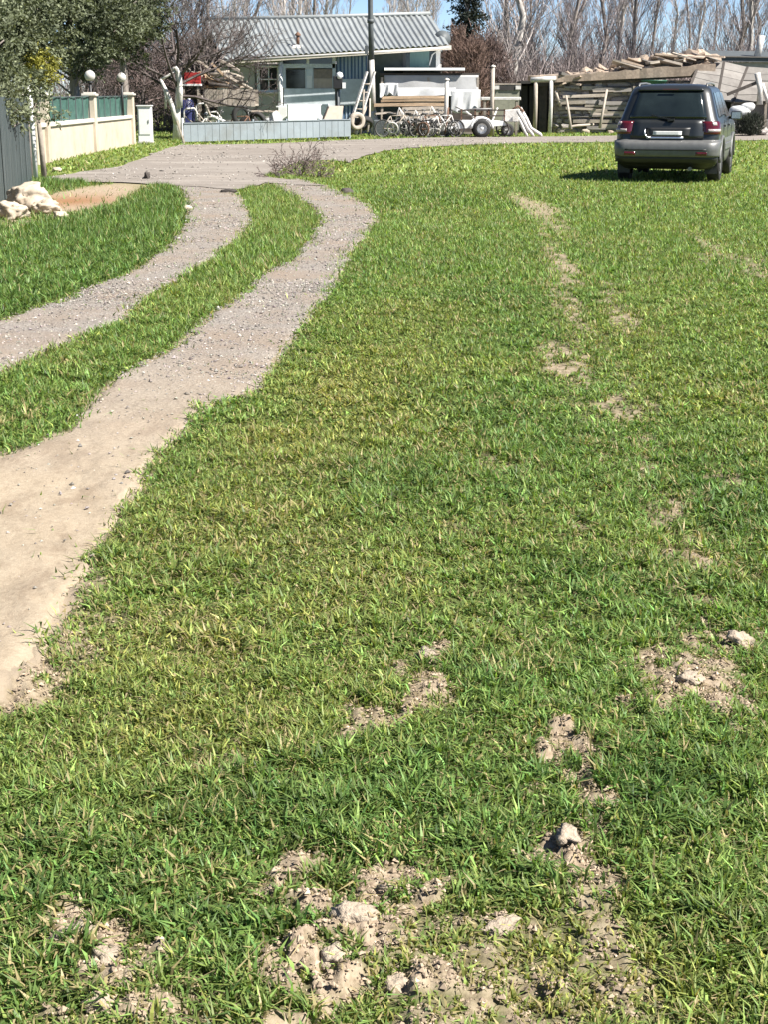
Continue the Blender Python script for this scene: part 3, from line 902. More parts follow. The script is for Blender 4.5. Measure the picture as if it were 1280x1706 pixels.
        for wy in (.92, 3.66):
            w = MB()
            c = (s * .83, wy, .36)
            w.lathe(c, [(.24, -.11), (.33, -.115), (.362, -.09), (.368, 0), (.362, .09), (.33, .115), (.24, .11)], 'X', 28)
            tyre = w.build('wheel', M_RUBBER, car)
            r_ = MB()
            r_.lathe((s * .83, wy, .36), [(.24, -.10), (.245, s * .02), (.24, s * .10), (.222, s * .105), (.21, s * .06), (.06, s * .045)], 'X', 24)
            r_.lathe((s * .83, wy, .36), [(.065, s * .03), (.065, s * .085), (.0, s * .09)], 'X', 12)
            for k in range(6):
                t = 2 * math.pi * k / 6 + .2
                r_.bar((s * .908, wy + .04 * math.cos(t), .36 + .04 * math.sin(t)), (s * .915, wy + .225 * math.cos(t), .36 + .225 * math.sin(t)), .055, .03, (1, 0, 0))
            r_.build('rim', silver, tyre)
            # arch flare
            a_ = MB()
            pts = [(s * .945, wy + .455 * math.cos(t), .36 + .455 * math.sin(t)) for t in [math.pi * k / 14 for k in range(0, 15)]]
            a_.tube(pts, .03, 6); a_.build('arch_flare', silver, car)
            MB().box((s * .80, wy - .46, .26), (.22, .015, .20)).build('mud_flap', M_BLACK, car) if wy < 2 else None
    # windscreen, headlamps, grille (mostly out of sight)
    vs = []; fs = []
    for i in range(5):
        z = 1.18 + .45 * i / 4
        yr, yf, w_, r = sec(z)
        for j in range(6): vs.append(((-1 + 2 * j / 5) * (w_ - r * .8), yf + .012, z))
    for i in range(4):
        for j in range(5): fs.append((i * 6 + j, i * 6 + j + 1, (i + 1) * 6 + j + 1, (i + 1) * 6 + j))
    MB().add(vs, fs, True).build('windscreen', cglass, car)
    for u0 in (NR + NC + NS + 2, NR + 2 * NC + NS + NR - 1):
        patch('headlamp', lamp_clear, lin(.82, 1.0, 4), [u0 + .8 * k for k in range(8)], .014)
    MB().box((0, 4.56, .90), (.9, .04, .16)).build('grille', M_BLACK, car, bevel=.02)
    MB().tube([(.45, .5, .27), (.45, .05, .26)], .035, 10).build('exhaust_pipe', M_GREYIRON, car)
    MB().box((0, 2.3, .30), (1.0, 3.4, .10)).box((0, .92, .34), (1.4, .1, .1)).build('underbody', M_BLACK, car)
build_car()

rd = random.Random(5)
def RX(a): return Matrix.Rotation(a, 3, 'X')
def RY(a): return Matrix.Rotation(a, 3, 'Y')
def RZ(a): return Matrix.Rotation(a, 3, 'Z')

def wbox(mb, base, px0, py0, px1, py1, Y, depth, jit=0):
    """a box whose face towards the field fills the given part of the facade plane at distance Y"""
    a = D(px0, py0, Y); b = D(px1, py1, Y)
    mb.box(((a.x + b.x) / 2 - base[0], Y + depth / 2 - base[1], (a.z + b.z) / 2 - base[2]), (abs(b.x - a.x), depth, abs(a.z - b.z)), jit=jit)
    return mb

# ------------------------------------------------------------------ corrugated sheet fence at the left edge
def ribbed(w, h, n, depth=.02):
    mb = MB(); prof = []
    for i in range(n):
        x0 = w * i / n; p = w / n
        prof += [(x0, 0), (x0 + p * .35, 0), (x0 + p * .5, depth), (x0 + p * .85, depth)]
    prof.append((w, 0))
    vs = []; k = len(prof)
    for t in (0, .003):
        for z in (0, h): vs += [(x, y + t, z) for x, y in prof]
    fs = []
    for i in range(k - 1):
        fs += [(i, i + 1, k + i + 1, k + i), (2 * k + i, 3 * k + i, 3 * k + i + 1, 2 * k + i + 1)]
    return mb.add(vs, fs)

def build_fence():
    a = Vector((-4.62, 15.0, 0)); b = G(55, 306)
    d = (b - a); L = d.length; ang = math.atan2(d.y, d.x)
    f = empty('sheet_fence', a, ang, 'dark blue grey ribbed sheet metal fence at the left edge', 'fence')
    n = 12; w = L / n
    me = ribbed(w * 1.01, 1.5, 5, .035).mesh('sheet', M_DARKSHEET)
    for i in range(n):
        piece(me, 'sheet', f, (i * w, rd.uniform(-.012, .012), .03 + rd.uniform(-.02, .02)), (0, 0, rd.uniform(-.006, .006)))
    for z in (.35, 1.2): MB().box((L / 2, .07, z), (L, .04, .04)).build('rail', M_GREYIRON, f)
    for i in range(0, n + 1, 3): MB().box((i * w, .11, .75), (.06, .05, 1.5)).build('post', M_GREYIRON, f)
    # end posts
    p = G(58, 304)
    e = empty('fence_post', (p.x, p.y + .1, 0), 0, 'slim white round post ending the dark sheet fence', 'post')
    MB().tube([(0, 0, 0), (.0, 0, 1.0), (-.01, 0, 1.75)], .045, 12).build('shaft', M_WHITE, e)
    MB().lathe((0, 0, 1.75), [(.05, -.01), (.05, .02), (.0, .035)], 'Z', 12).build('cap', M_GREYIRON, e)
    p = G(69, 301)
    e = empty('wooden_stake', (p.x, p.y + .25, 0), 0, 'brown wooden stake beside the slim white fence post', 'post')
    MB().tube([(0, 0, 0), (-.02, 0, .7), (-.06, 0, 1.5)], [.055, .05, .04], 8).build('shaft', M_OLDWOOD, e)
    MB().box((-.05, -.04, 1.1), (.12, .02, .06)).build('cleat', M_PALEWOOD, e)
build_fence()

def boulder(px, py, r, seed, label, mat=M_LIME, name='pale_boulder', sq=(1.15, 1, .8), group=None, cat='boulder', up=.45):
    p = G(px, py)
    o = MB().rock((0, 0, 0), (r * sq[0], r * sq[1], r * sq[2]), seed, 4 if r > .15 else 3, .9, False, .8).build(name, mat, None, (p.x, p.y, H1(p.x, p.y) + r * sq[2] * up), (0, 0, seed * .7))
    return tag(o, label, cat, group)
boulder(50, 352, .36, 3, 'largest pale limestone boulder at the foot of the dark sheet fence', sq=(1.2, 1, .85))
boulder(22, 366, .24, 8, 'low pale boulder at the left edge in front of the largest boulder')
boulder(78, 356, .20, 14, 'pale boulder leaning right of the largest boulder by the fence')
boulder(100, 368, .12, 21, 'small pale stone on reddish soil right of the boulders')
boulder(52, 322, .16, 25, 'pale rock wedged between the largest boulder and the fence post')
boulder(245, 300, .10, 33, 'small dark upright stone at the edge of the dirt road', M_DARKWOOD, 'dark_stone', (.8, .8, 1.2), cat='stone')
boulder(380, 322, .09, 36, 'small dark flat stone where the left wheel track meets the road', M_DARKWOOD, 'dark_stone', (1.9, .9, .6), cat='stone')
boulder(313, 352, .07, 41, 'small pale stone on the left shoulder of the wheel track', M_LIME, 'pale_stone', cat='stone')
boulder(95, 287, .13, 43, 'flat pale rubble stone below the near end of the cream wall', M_LIME, 'pale_stone', (1.6, 1, .6), cat='stone')
boulder(578, 323, .10, 46, 'dark clod of earth on the bend of the right wheel track', M_DARKWOOD, 'dark_stone', (1.4, .9, .8), cat='stone')

# ------------------------------------------------------------------ cream garden wall with pillars and green netting
def build_garden_wall():
    y0, y1 = 34.0, 47.6; X0, X1 = -8.05, -7.95
    w = empty('garden_wall', (X0, y0, 0), 0, 'cream rendered garden wall with pillars and dark green netting', 'wall')
    xa = lambda y: (X1 - X0) * (y - y0) / (y1 - y0)
    MB().box((-.1 + .05, (y1 - y0) / 2, .40), (.20, y1 - y0, .84)).build('wall_base', M_CREAM, w, bevel=.012)
    MB().box((-.05, (y1 - y0) / 2, .87), (.30, y1 - y0 + .05, .10)).build('coping', M_TRIM, w, bevel=.015)
    ps = [0.1, 1.25, 7.1, 13.3]
    for y in ps:
        p = MB().box((-.02, y, .76), (.30, .30, 1.52)).build('pillar', M_CREAM, w, bevel=.012)
        MB().box((-.02, y, 1.545), (.40, .40, .055)).box((-.02, y, 1.59), (.30, .30, .04)).build('cap', M_TRIM, p, bevel=.01)
    for a, b in zip(ps[:-1], ps[1:]):
        L = b - a - .3
        nv = 40; vs = []; fs = []
        ny = max(2, int(L * 5))
        for t in (0, .006):
            for i in range(ny + 1):
                for k in range(5):
                    yy = a + .15 + L * i / ny; z = .925 + .60 * k / 4
                    vs.append((-.06 + t + .015 * math.sin(yy * 5.1 + k) + .012 * math.sin(yy * 13), yy, z - .03 * math.sin(math.pi * (i / ny)) * (k == 4)))
        m = (ny + 1) * 5
        for i in range(ny):
            for k in range(4):
                q = (i * 5 + k, i * 5 + k + 1, (i + 1) * 5 + k + 1, (i + 1) * 5 + k)
                fs += [q, tuple(m + j for j in q[::-1])]
        MB().add(vs, fs, True).build('netting', M_GREENNET, w)
        rb = MB()
        for k in range(int(L / .9) + 1): rb.box((-.02, a + .3 + k * .9, 1.22), (.02, .02, .62))
        rb.box((-.02, (a + b) / 2, 1.50), (.02, L, .02)); rb.build('railing', M_POLE, w)
    for y, lab in ((41.0, 'white globe lamp on the middle pillar of the cream wall'), (45.9, 'white globe lamp nearer the far end of the cream wall')):
        l = empty('globe_lamp', (-8.02, y, .92), 0, lab, 'lamp', 'globe lamps on the cream wall')
        MB().tube([(0, 0, 0), (0, 0, .95)], .035, 8).lathe((0, 0, .93), [(.07, 0), (.08, .03), (.05, .06)], 'Z', 12).build('stem', M_BLACK, l)
        MB().lathe((0, 0, 1.12), [(.145 * math.sin(t) + .001, -.145 * math.cos(t)) for t in [math.pi * k / 12 for k in range(13)]], 'Z', 20).build('globe', M_CONC, l)
        MB().lathe((0, 0, 1.262), [(.04, 0), (.03, .03), (.0, .04)], 'Z', 10).build('finial', M_BLACK, l)
    c = D(242, 237, 48.6)
    m = empty('meter_cabinet', (c.x, 48.6, 0), 0, 'white upright meter cabinet at the far end of the cream wall', 'cabinet')
    MB().box((0, .15, .62), (.44, .3, 1.12)).build('housing', M_WHITE, m, bevel=.01)
    d_ = MB().box((0, -.008, .70), (.36, .016, .82)).build('door', M_WHITE, m, bevel=.004)
    MB().box((.13, -.025, .70), (.02, .02, .10)).build('handle', M_POLE, d_)
    MB().box((0, .15, .03), (.5, .36, .06)).build('plinth', M_CONC, m)
    MB().box((0, .14, 1.195), (.5, .38, .03)).build('lid', M_WHITE, m)
build_garden_wall()

# ------------------------------------------------------------------ low grey metal fence in front of the house
def build_low_fence():
    a = G(306, 240); b = G(583, 232.5)
    d = b - a; L = d.length; ang = math.atan2(d.y, d.x)
    f = empty('low_metal_fence', a, ang, 'low grey blue sheet metal fence along the road before the house', 'fence')
    n = 5; w = L / n
    for i in range(n):
        MB().box((w * (i + .5), 0, .36 + .01 * i), (w - .015, .03, .60)).box((w * (i + .5), -.02, .645 + .01 * i), (w - .015, .05, .03)).build('panel', M_STEELBLUE, f, rot=None)
        for k in range(1, 5):
            MB().box((w * i + w * k / 5, -.02, .35), (.018, .012, .56)).build('rib', M_STEELBLUE, f)
    for i in range(n + 1):
        MB().box((w * i, .04, .36), (.06, .06, .76 if i else .9)).build('post', M_STEELBLUE if i else M_WHITE, f)
    MB().bar((-.02, -.06, .02), (-.22, .02, .72), .10, .05).build('end_strut', M_PALEWOOD, f)
build_low_fence()

# ------------------------------------------------------------------ the house
def build_house():
    Y = 60.5
    bx = D(580, 200, Y).x
    B = (bx, Y, 0)
    h = empty('farmhouse', B, 0, 'single storey house with pale ribbed metal roof and striped blue wall', 'house')
    L = lambda p: Vector((p[0] - B[0], p[1] - B[1], p[2] - B[2]))
    # roof sheets, each a strip of ribbed metal from ridge to eave
    rl, rr = L(D(340, 36, Y + 4.5)), L(D(718, 27, Y + 4.5)); el, er = L(D(372, 100, Y - .9)), L(D(749, 76, Y - .9))
    n = 14
    for i in range(n):
        t0, t1 = i / n, (i + 1) / n
        mb = MB(); R_ = 3
        up = Vector((0, -.35, 1)).normalized()
        rows = []
        for s in range(7):
            q = s / 6
            row = []
            for k in range(R_ * 4 + 1):
                t = t0 + (t1 - t0) * (k / (R_ * 4)) * 1.0
                p = (rl.lerp(rr, t)).lerp(el.lerp(er, t), q)
                hh = (.0, .05, .05, 0)[k % 4]
                sag = -.10 * math.sin(math.pi * q) * math.sin(3.0 * t + .4)
                row.append(p + up * (hh + (i % 2) * .006) + Vector((0, 0, sag)))
            rows.append(row)
        k = len(rows[0]); vs = []; fs = []
        for off in (0, -.012):
            for row in rows: vs += [p + up * off for p in row]
        m = 7 * k
        for s in range(6):
            for j in range(k - 1):
                qd = (s * k + j, (s + 1) * k + j, (s + 1) * k + j + 1, s * k + j + 1)
                fs += [qd, tuple(m + v for v in qd[::-1])]
        for j in range(k - 1):
            fs.append((6 * k + j, m + 6 * k + j, m + 6 * k + j + 1, 6 * k + j + 1))
        mb.add(vs, fs).build('roof_sheet', M_ROOF, h)
    # rear slope, ridge cap, eave board, gable
    bl, br = rl + Vector((-.3, 5.2, -1.6)), rr + Vector((.2, 5.2, -1.6))
    MB().add([rl, rr, br, bl, rl - Vector((0, 0, .05)), rr - Vector((0, 0, .05)), br - Vector((0, 0, .05)), bl - Vector((0, 0, .05))],
             [(0, 1, 2, 3), (7, 6, 5, 4), (0, 4, 5, 1), (2, 6, 7, 3), (1, 5, 6, 2), (3, 7, 4, 0)]).build('rear_roof', M_ROOF, h)
    for e_, r_, b_, t_ in ((el, rl, bl, .25), (er, rr, br, -.35)):
        q = [Vector((e_.x + t_, .12, 2.5)), Vector((e_.x + t_, 5.0, 2.5)), r_ + Vector((t_, -.05, -.12)), e_ + Vector((t_, 1.0, .05))]
        MB().add([v for v in q] + [v + Vector((.06, 0, 0)) for v in q], [(0, 1, 2, 3), (7, 6, 5, 4), (0, 4, 5, 1), (1, 5, 6, 2), (2, 6, 7, 3), (3, 7, 4, 0)]).build('gable', M_GREYWALL, h)
    MB().tube([rl + Vector((0, 0, .08)), rl.lerp(rr, .5) + Vector((0, 0, .06)), rr + Vector((0, 0, .09))], .09, 8).build('ridge_cap', M_ROOF, h)
    MB().bar(el + Vector((0, .06, -.10)), er + Vector((0, .06, -.10)), .05, .13).build('eave_board', M_TRIM, h)
    MB().tube([el + Vector((0, -.07, -.07)), er + Vector((0, -.07, -.09))], .05, 8).build('gutter', M_CONC, h)
    # body walls behind, in pieces that butt
    zt = 2.85
    xl, xr = X_at(362, Y) - bx, X_at(736, Y) - bx
    MB().box(((xl + xr) / 2, 2.6, 1.35), (xr - xl, 5.0, 2.7)).build('wall', M_GREYWALL, h)
    wl = lambda name, mat, p0, q0, p1, q1, dep, yo, par=h, bev=0: wbox(MB(), B, p0, q0, p1, q1, Y - yo, dep).build(name, mat, par, bevel=bev)
    wl('wall', M_GREYWALL, 364, 103, 426, 215, .08, .03)
    wl('wall', M_GREYWALL, 427, 150, 463, 205, .10, .05)
    # four-pane window
    win = wl('window', M_GLASS, 433, 113, 461, 151, .04, .06)
    for a, b_, c, d_ in ((427, 110, 433, 154), (461, 110, 466, 154), (433, 110, 461, 113.5), (433, 150.5, 461, 154), (446, 113.5, 448.5, 150.5), (433, 132, 446, 134), (448.5, 132, 461, 134)):
        wl('frame', M_WHITE, a, b_, c, d_, .12, .12, win)
    wl('sill', M_TRIM, 424, 154, 468, 157, .2, .2, win)
    # glazed porch: transoms, dark pane, white and brown infill
    po = wl('porch_wall', M_BLUEWALL, 472, 148, 558, 210, .12, .35)
    for a, b_, c, d_ in ((471, 96, 510, 107), (515, 96, 557, 107)): wl('transom_pane', M_GLASS, a, b_, c, d_, .04, .30, po)
    wl('dark_pane', M_GLASS, 476, 117, 508, 147, .04, .30, po)
    wl('brown_infill', M_BROWNBOARD, 522, 116, 553, 131, .04, .30, po); wl('board_infill', M_CARD, 522, 131.3, 553, 147.5, .05, .31, po)
    wl('white_infill', M_WHITE, 510, 127, 520, 147.5, .05, .34, po)
    for a, b_, c, d_ in ((466, 93, 558, 96), (466, 107, 558, 114), (470, 114, 476, 148), (508, 114, 510, 148), (520, 114, 522, 148), (553, 96, 559, 148), (510, 96, 515, 107), (510, 114, 520, 127), (466, 96, 471, 107)):
        wl('frame', M_BLUEWALL if d_ > 115 or c - a > 50 else M_WHITE, a, b_, c, d_, .10, .36, po)
    MB().tube([L(D(467, 100, Y - .55)), L(D(467, 210, Y - .55))], .09, 10).build('porch_column', M_WHITE, h)
    MB().box(L(D(467, 178, Y - .55)) , (.34, .3, .06)).build('porch_rail', M_WHITE, h)
    # striped blue corrugated wall
    x0, x1 = 560, 612
    bw = wl('striped_wall', M_BLUEB, x0, 93, x1, 205, .04, .10)
    xs = x0
    k = 0
    while xs < x1 - 1:
        wdt = rd.choice((2.2, 3.0, 3.8))
        wbox(MB(), B, xs, 94 + (k % 2), min(xs + wdt, x1), 204, Y - .13 - .02 * (k % 2), .03).build('stripe', M_BLUEA if k % 2 == 0 else M_BLUEB, bw)
        xs += wdt + .3; k += 1
    wl('pale_panel', M_BLUEWALL, 566, 132, 606, 176, .02, .19, bw)
    # right part, its shade painted into the wall colour, with teal curtain window
    wl('wall', pm('shade_painted_wall', (.075, .09, .085), .85, .2, 5, bmp=.2), 613, 86, 672, 200, .06, .06)
    rw = wl('window', M_GLASS, 676, 84, 730, 116, .04, .04)
    wl('curtain', M_TEAL, 684, 85, 716, 116, .02, .065, rw)
    wl('frame', M_WHITE, 727.5, 82, 734, 118, .10, .10, rw); wl('frame', M_POLE, 672, 82, 677, 118, .10, .10, rw)
    MB().tube([L(D(716, 110, Y - .14)), L(D(721, 92, Y - .14)), L(D(728, 86, Y - .14))], .03, 6).build('bracket', M_WHITE, rw)
    wl('wall', M_GREYWALL, 674, 117, 735, 200, .08, .05)
    # white parapet of the porch steps
    pc = L(D(513, 194, Y - 2.6)); pw_ = (D(546, 194, Y - 2.6).x - D(479, 194, Y - 2.6).x) / math.cos(R(26))
    MB().box((pc.x, pc.y + .06, pc.z), (pw_, .12, .88), RZ(R(26))).build('parapet', M_WHITE, h, bevel=.01)
    wbox(MB(), B, 463, 178, 478, 212, Y - 2.55, .2).build('parapet_pier', M_WHITE, h, bevel=.01)
    # roof vent
    v = L(D(496, 74, Y + .6))
    MB().tube([v, v + Vector((0, 0, .32))], .07, 10).lathe(v + Vector((0, 0, .32)), [(.12, 0), (.12, .05), (.0, .16)], 'Z', 12).build('roof_vent', M_RUST, h)
    MB().box(v + Vector((0, -.25, -.12)), (.4, .4, .03), RX(.33)).build('flashing', M_TRIM, h)
    ch = L(D(738, 66, Y + .4))
    MB().lathe(ch, [(.05 + .3 * (k / 6), .02 * k * k * .4) for k in range(7)], 'Y', 16).tube([ch + Vector((0, .1, -.5)), ch + Vector((0, .05, 0))], .03, 6).build('satellite_dish', M_POLE, h)
    g = L(D(742, 80, Y - .3))
    MB().box(g, (.5, .6, .16)).build('eave_end', M_TRIM, h)
build_house()

def simple(name, base, label, cat, group=None): return empty(name, base, 0, label, cat, group)

# ------------------------------------------------------------------ utility pole, mailbox post, posts
def build_posts():
    p = G(627, 227)
    t = simple('utility_pole', (p.x, p.y, 0), 'tall dark utility pole with whitened concrete foot before the house', 'pole')
    q = lambda px, py: Vector((D(px, py, p.y).x - p.x, 0, D(px, py, p.y).z))
    MB().tube([(0, 0, -.1), q(624, 205), q(621, 186)], [.22, .15, .12], 12).build('foot', M_WHITEWASH, t)
    MB().tube([q(621, 186), q(618.5, 100)], [.115, .10], 12).build('lower_shaft', M_CONC, t)
    MB().tube([q(618.5, 100), q(617, 36), q(616, -60), q(615.5, -140)], [.105, .10, .09, .085], 12).build('upper_shaft', M_POLE, t)
    MB().tube([q(617, 39), q(617, 33)], .13, 12).build('band', M_POLE, t)
    MB().box(q(610, 84), (.12, .12, .3)).tube([q(612, 90), q(613, 150)], .03, 6).build('junction_box', M_POLE, t)
    for z in (-70, -100):
        a = q(616, z); MB().box(a, (1.3, .08, .1)).build('crossarm', M_POLE, t)
        for s in (-.55, -.2, .2, .55): MB().lathe(a + Vector((s, 0, .05)), [(.02, 0), (.05, .05), (.05, .12), (0, .15)], 'Z', 8).build('insulator', M_WHITE, t)
    b = G(563, 231.5)
    t = simple('letterbox', (b.x, b.y + .3, 0), 'black letterbox on a thin post behind the low metal fence', 'letterbox')
    z = lambda py: D(563, py, b.y + .3).z
    MB().tube([(0, 0, 0), (0, 0, z(146))], .05, 8).build('post', M_POLE, t)
    MB().box((0, 0, z(138)), (.34, .26, .46)).build('box', M_BLACK, t, bevel=.03)
    MB().lathe((.06, -.05, z(127)), [(.0, .14), (.10, .1), (.13, 0), (.10, -.1), (0, -.14)], 'Z', 14).build('lamp', M_WHITE, t)
    MB().box((.22, -.1, z(143)), (.12, .1, .2)).build('bracket', M_WHITE, t)
    for px, py0, py1, Y, lab, m in ((822, 112, 224, 57, 'tall pale wooden post standing among the scrap', M_PALEWOOD), (745, 134, 224, 56.2, 'short grey post in front of the white sheeted shed', M_CONC)):
        c = D(px, py0, Y)
        t = simple('wooden_post', (c.x, Y, 0), lab, 'post')
        MB().tube([(0.02, 0, 0), (0, 0, c.z * .5), (.01, 0, c.z)], [.09, .08, .075], 9).build('shaft', m, t)
        MB().lathe((.01, 0, c.z), [(.10, 0), (.10, .03), (0, .08)], 'Z', 9).build('cap', M_TRIM, t)
build_posts()

# ------------------------------------------------------------------ yard clutter behind the low fence (left)
def plank(p0, p1, w, t, label, mat=M_WOOD, name='plank', group=None, up=(0, 0, 1), cat='plank'):
    a = Vector(p0); d = Vector(p1) - a
    e = MB()
    n = 5; s = d.normalized(); side = s.cross(Vector(up)).normalized(); u = side.cross(s)
    r_ = random.Random(int(abs(a.x * 991 + a.z * 577)))
    vs = []; fs = []
    for i in range(n + 1):
        q = d * (i / n) + u * (.02 * math.sin(3 * i / n) + r_.uniform(-.006, .006))
        for sx, sy in ((-1, -1), (1, -1), (1, 1), (-1, 1)):
            vs.append(q + side * sx * w / 2 * r_.uniform(.94, 1.04) + u * sy * t / 2)
    for i in range(n):
        for k in range(4): fs.append((i * 4 + k, i * 4 + (k + 1) % 4, i * 4 + 4 + (k + 1) % 4, i * 4 + 4 + k))
    fs += [(3, 2, 1, 0), tuple(n * 4 + k for k in range(4))]
    o = e.add(vs, fs).build(name, mat, None, a)
    return tag(o, label, cat, group)

def tyre(c, r, label, tilt=(0, 0, 0), mat=M_RUBBER):
    o = MB().lathe((0, 0, 0), [(r * .58, -.08), (r * .85, -.11), (r * .98, -.08), (r, 0), (r * .98, .08), (r * .85, .11), (r * .58, .08), (r * .6, 0), (r * .58, -.08)], 'Y', 24).build('tyre', mat, None, c, tilt)
    return tag(o, label, 'tyre')

def build_left_yard():
    # wooden cart with pale boards
    Y = 54.5
    c = D(388, 180, Y)
    t = simple('wooden_cart', (c.x, Y, 0), 'wooden cart box of pale upright boards in front of the house', 'cart')
    a, b = D(340, 150, Y), D(425, 178, Y)
    n = 11
    for i in range(n):
        x = a.x + (b.x - a.x) * (i + .5) / n - c.x
        MB().box((x, rd.uniform(-.01, .01), (a.z + b.z) / 2 + rd.uniform(-.02, .02)), ((b.x - a.x) / n * .88, .03, (a.z - b.z) * rd.uniform(.95, 1.05)), jit=.006, rnd=rd).build('board', M_OLDWOOD if i < 4 else M_PALEWOOD, t)
    for z in (a.z - .12, b.z + .12): MB().box(((a.x + b.x) / 2 - c.x, .04, z), (b.x - a.x, .05, .07)).build('batten', M_OLDWOOD, t)
    MB().box(((a.x + b.x) / 2 - c.x, .75, b.z + .05), (b.x - a.x, 1.4, .06)).build('bed', M_OLDWOOD, t)
    MB().box(((a.x + b.x) / 2 - c.x, 1.45, (a.z + b.z) / 2), (b.x - a.x, .05, a.z - b.z)).build('rear_board', M_OLDWOOD, t)
    for x in (-.75, .55):
        w = MB().lathe((x, .1, .42), [(.24, -.06), (.38, -.08), (.41, 0), (.38, .08), (.24, .06)], 'Y', 20).build('wheel', M_RUBBER, t)
        MB().lathe((x, .1, .42), [(.24, -.05), (.24, .05), (.05, .03), (.05, -.1), (0, -.1)], 'Y', 14).build('rim', M_WHITE, w)
    # sawn boards and branches heaped on it
    specs = [((338, 146), (382, 145), .20, .10, M_WOOD, 'pale sawn board lying flat on the wooden cart'), ((340, 128), (380, 141), .18, .08, M_WOOD, 'yellowish board sloping down on top of the cart load'),
             ((372, 124), (402, 143), .14, .08, M_OLDWOOD, 'brown board slanting behind the cart load'), ((364, 101), (398, 119), .12, .09, M_PALEWOOD, 'pale pole jutting from the heap beside the house'),
             ((352, 106), (376, 132), .12, .08, M_WOOD, 'short yellow brown plank standing in the heap'), ((376, 142), (412, 137), .10, .07, M_OLDWOOD, 'thin brown rail lying across the cart'),
             ((305, 112), (322, 100), .09, .07, M_PALEWOOD, 'pale stick leaning near the whitewashed tree'), ((322, 98), (352, 118), .1, .08, M_OLDWOOD, 'old grey pole leaning over the red crate'),
             ((330, 120), (352, 131), .16, .07, M_WOOD, 'light board end resting right of the red crate')]
    for (p, q, w, th, m, lab) in specs:
        a1 = D(p[0], p[1], Y + rd.uniform(.3, .9)); b1 = D(q[0], q[1], Y + rd.uniform(.3, .9))
        plank(a1, b1, w, th, lab, m)
    # support heap under the boards: firewood logs
    for i in range(26):
        px = rd.uniform(318, 410); py = rd.uniform(118 + abs(px - 370) * .25, 149)
        a1 = D(px, py, Y + rd.uniform(.4, 1.3)); ln = rd.uniform(.35, .8)
        an = rd.uniform(-.5, .5)
        o = MB().tube([(-ln / 2 * math.cos(an), 0, -ln / 2 * math.sin(an)), (0, rd.uniform(-.05, .05), .02), (ln / 2 * math.cos(an), .1, ln / 2 * math.sin(an))], [rd.uniform(.05, .09), .06, .05], 7, True, True).build('firewood_log', rd.choice((M_OLDWOOD, M_DARKWOOD, M_OLDWOOD, M_PALEWOOD)), None, a1)
        tag(o, 'rough log in the firewood heap loaded on the wooden cart', 'log', 'logs heaped on the wooden cart')
    r_ = D(321, 132, Y + .3)
    t = simple('red_crate', (r_.x, Y + .3, r_.z - .25), 'dark red crate sitting on the heap beside the whitewashed tree', 'crate')
    for k in range(4): MB().box((0, -.2, .06 + .12 * k), (.56, .03, .10)).build('slat', M_RED, t)
    for s in (-1, 1): MB().box((s * .27, 0, .24), (.03, .4, .48)).build('side', M_RED, t)
    MB().box((0, 0, .02), (.54, .4, .03)).box((0, .2, .24), (.54, .03, .46)).build('base', M_RED, t)
    wb_ = D(318, 142, Y + .2)
    t = simple('support_trestle', (wb_.x, Y + .2, 0), 'rough trestle with pale top board under the red crate', 'trestle')
    MB().box((0, .1, wb_.z), (.75, .55, .07)).build('top_board', M_WHITE, t)
    for sx in (-.3, .3):
        for sy in (-.1, .3): MB().bar((sx, sy, 0), (sx * .85, sy, wb_.z), .07, .07).build('leg', M_OLDWOOD, t)
    nb = D(310, 168, Y - .6)
    t = simple('navy_barrel', (nb.x, Y - .6, 0), 'dark navy plastic barrel behind the left end of the low metal fence', 'barrel')
    MB().lathe((0, 0, 0), [(.001, .0), (.24, .0), (.27, .06), (.28, .35), (.30, .40), (.28, .45), (.28, .85), (.30, .9), (.28, .95), (.26, 1.3), (.20, 1.36), (.001, 1.36)], 'Z', 20).build('drum', M_NAVY, t)
    MB().lathe((.1, 0, 1.36), [(.05, 0), (.05, .04), (0, .04)], 'Z', 10).build('bung', M_WHITE, t)
    # tubular frames, pipes, tyres just behind the fence
    Yf = 53.2
    def frame(px, py, w, h, label, seed):
        c2 = D(px, py, Yf); r2 = random.Random(seed)
        t2 = simple('tubular_frame', (c2.x, Yf + r2.uniform(0, .5), 0), label, 'frame')
        zt = c2.z
        MB().tube([(-w / 2, 0, .05), (-w / 2 + .03, 0, zt - .08), (-w / 2 + .1, 0, zt), (w / 2 - .1, 0, zt + .02), (w / 2 - .02, 0, zt - .1), (w / 2, .02, .05)], .035, 7).build('hoop', M_WHITEWASH, t2)
        MB().tube([(-w / 2, 0, zt * .35), (w / 2, .05, zt * .62)], .03, 6).build('brace', M_WHITEWASH, t2)
        MB().tube([(-w / 2, .02, zt * .8), (w / 2, 0, zt * .4)], .025, 6).build('stay', M_PALEWOOD, t2)
    frame(316, 182, .5, 1, 'white tubular frame behind the left end of the low fence', 1)
    frame(332, 174, .42, 1, 'second white tubular frame beside the navy barrel', 2)
    frame(352, 188, .55, 1, 'low pale tubular frame below the dark cart wheel', 3)
    for (p, q, r_, lab, m) in (((341, 190), (385, 209), .06, 'white pipe slanting down behind the low metal fence', M_WHITE), ((336, 160), (350, 194), .045, 'pale pole leaning left of the slanting white pipe', M_PALEWOOD), ((350, 208), (392, 206), .04, 'white pipe lying along the top of the low fence', M_WHITE)):
        a1, b1 = D(*p, Yf - .2), D(*q, Yf - .35)
        o = MB().tube([(0, 0, 0), (b1 - a1) * .5 + Vector((0, 0, .015)), b1 - a1], r_, 8).build('pipe', m, None, a1); tag(o, lab, 'pipe')
    tyre(D(402, 193, Yf - .1), .36, 'worn tyre propped behind the low fence near the cart', (0, 0, .4))
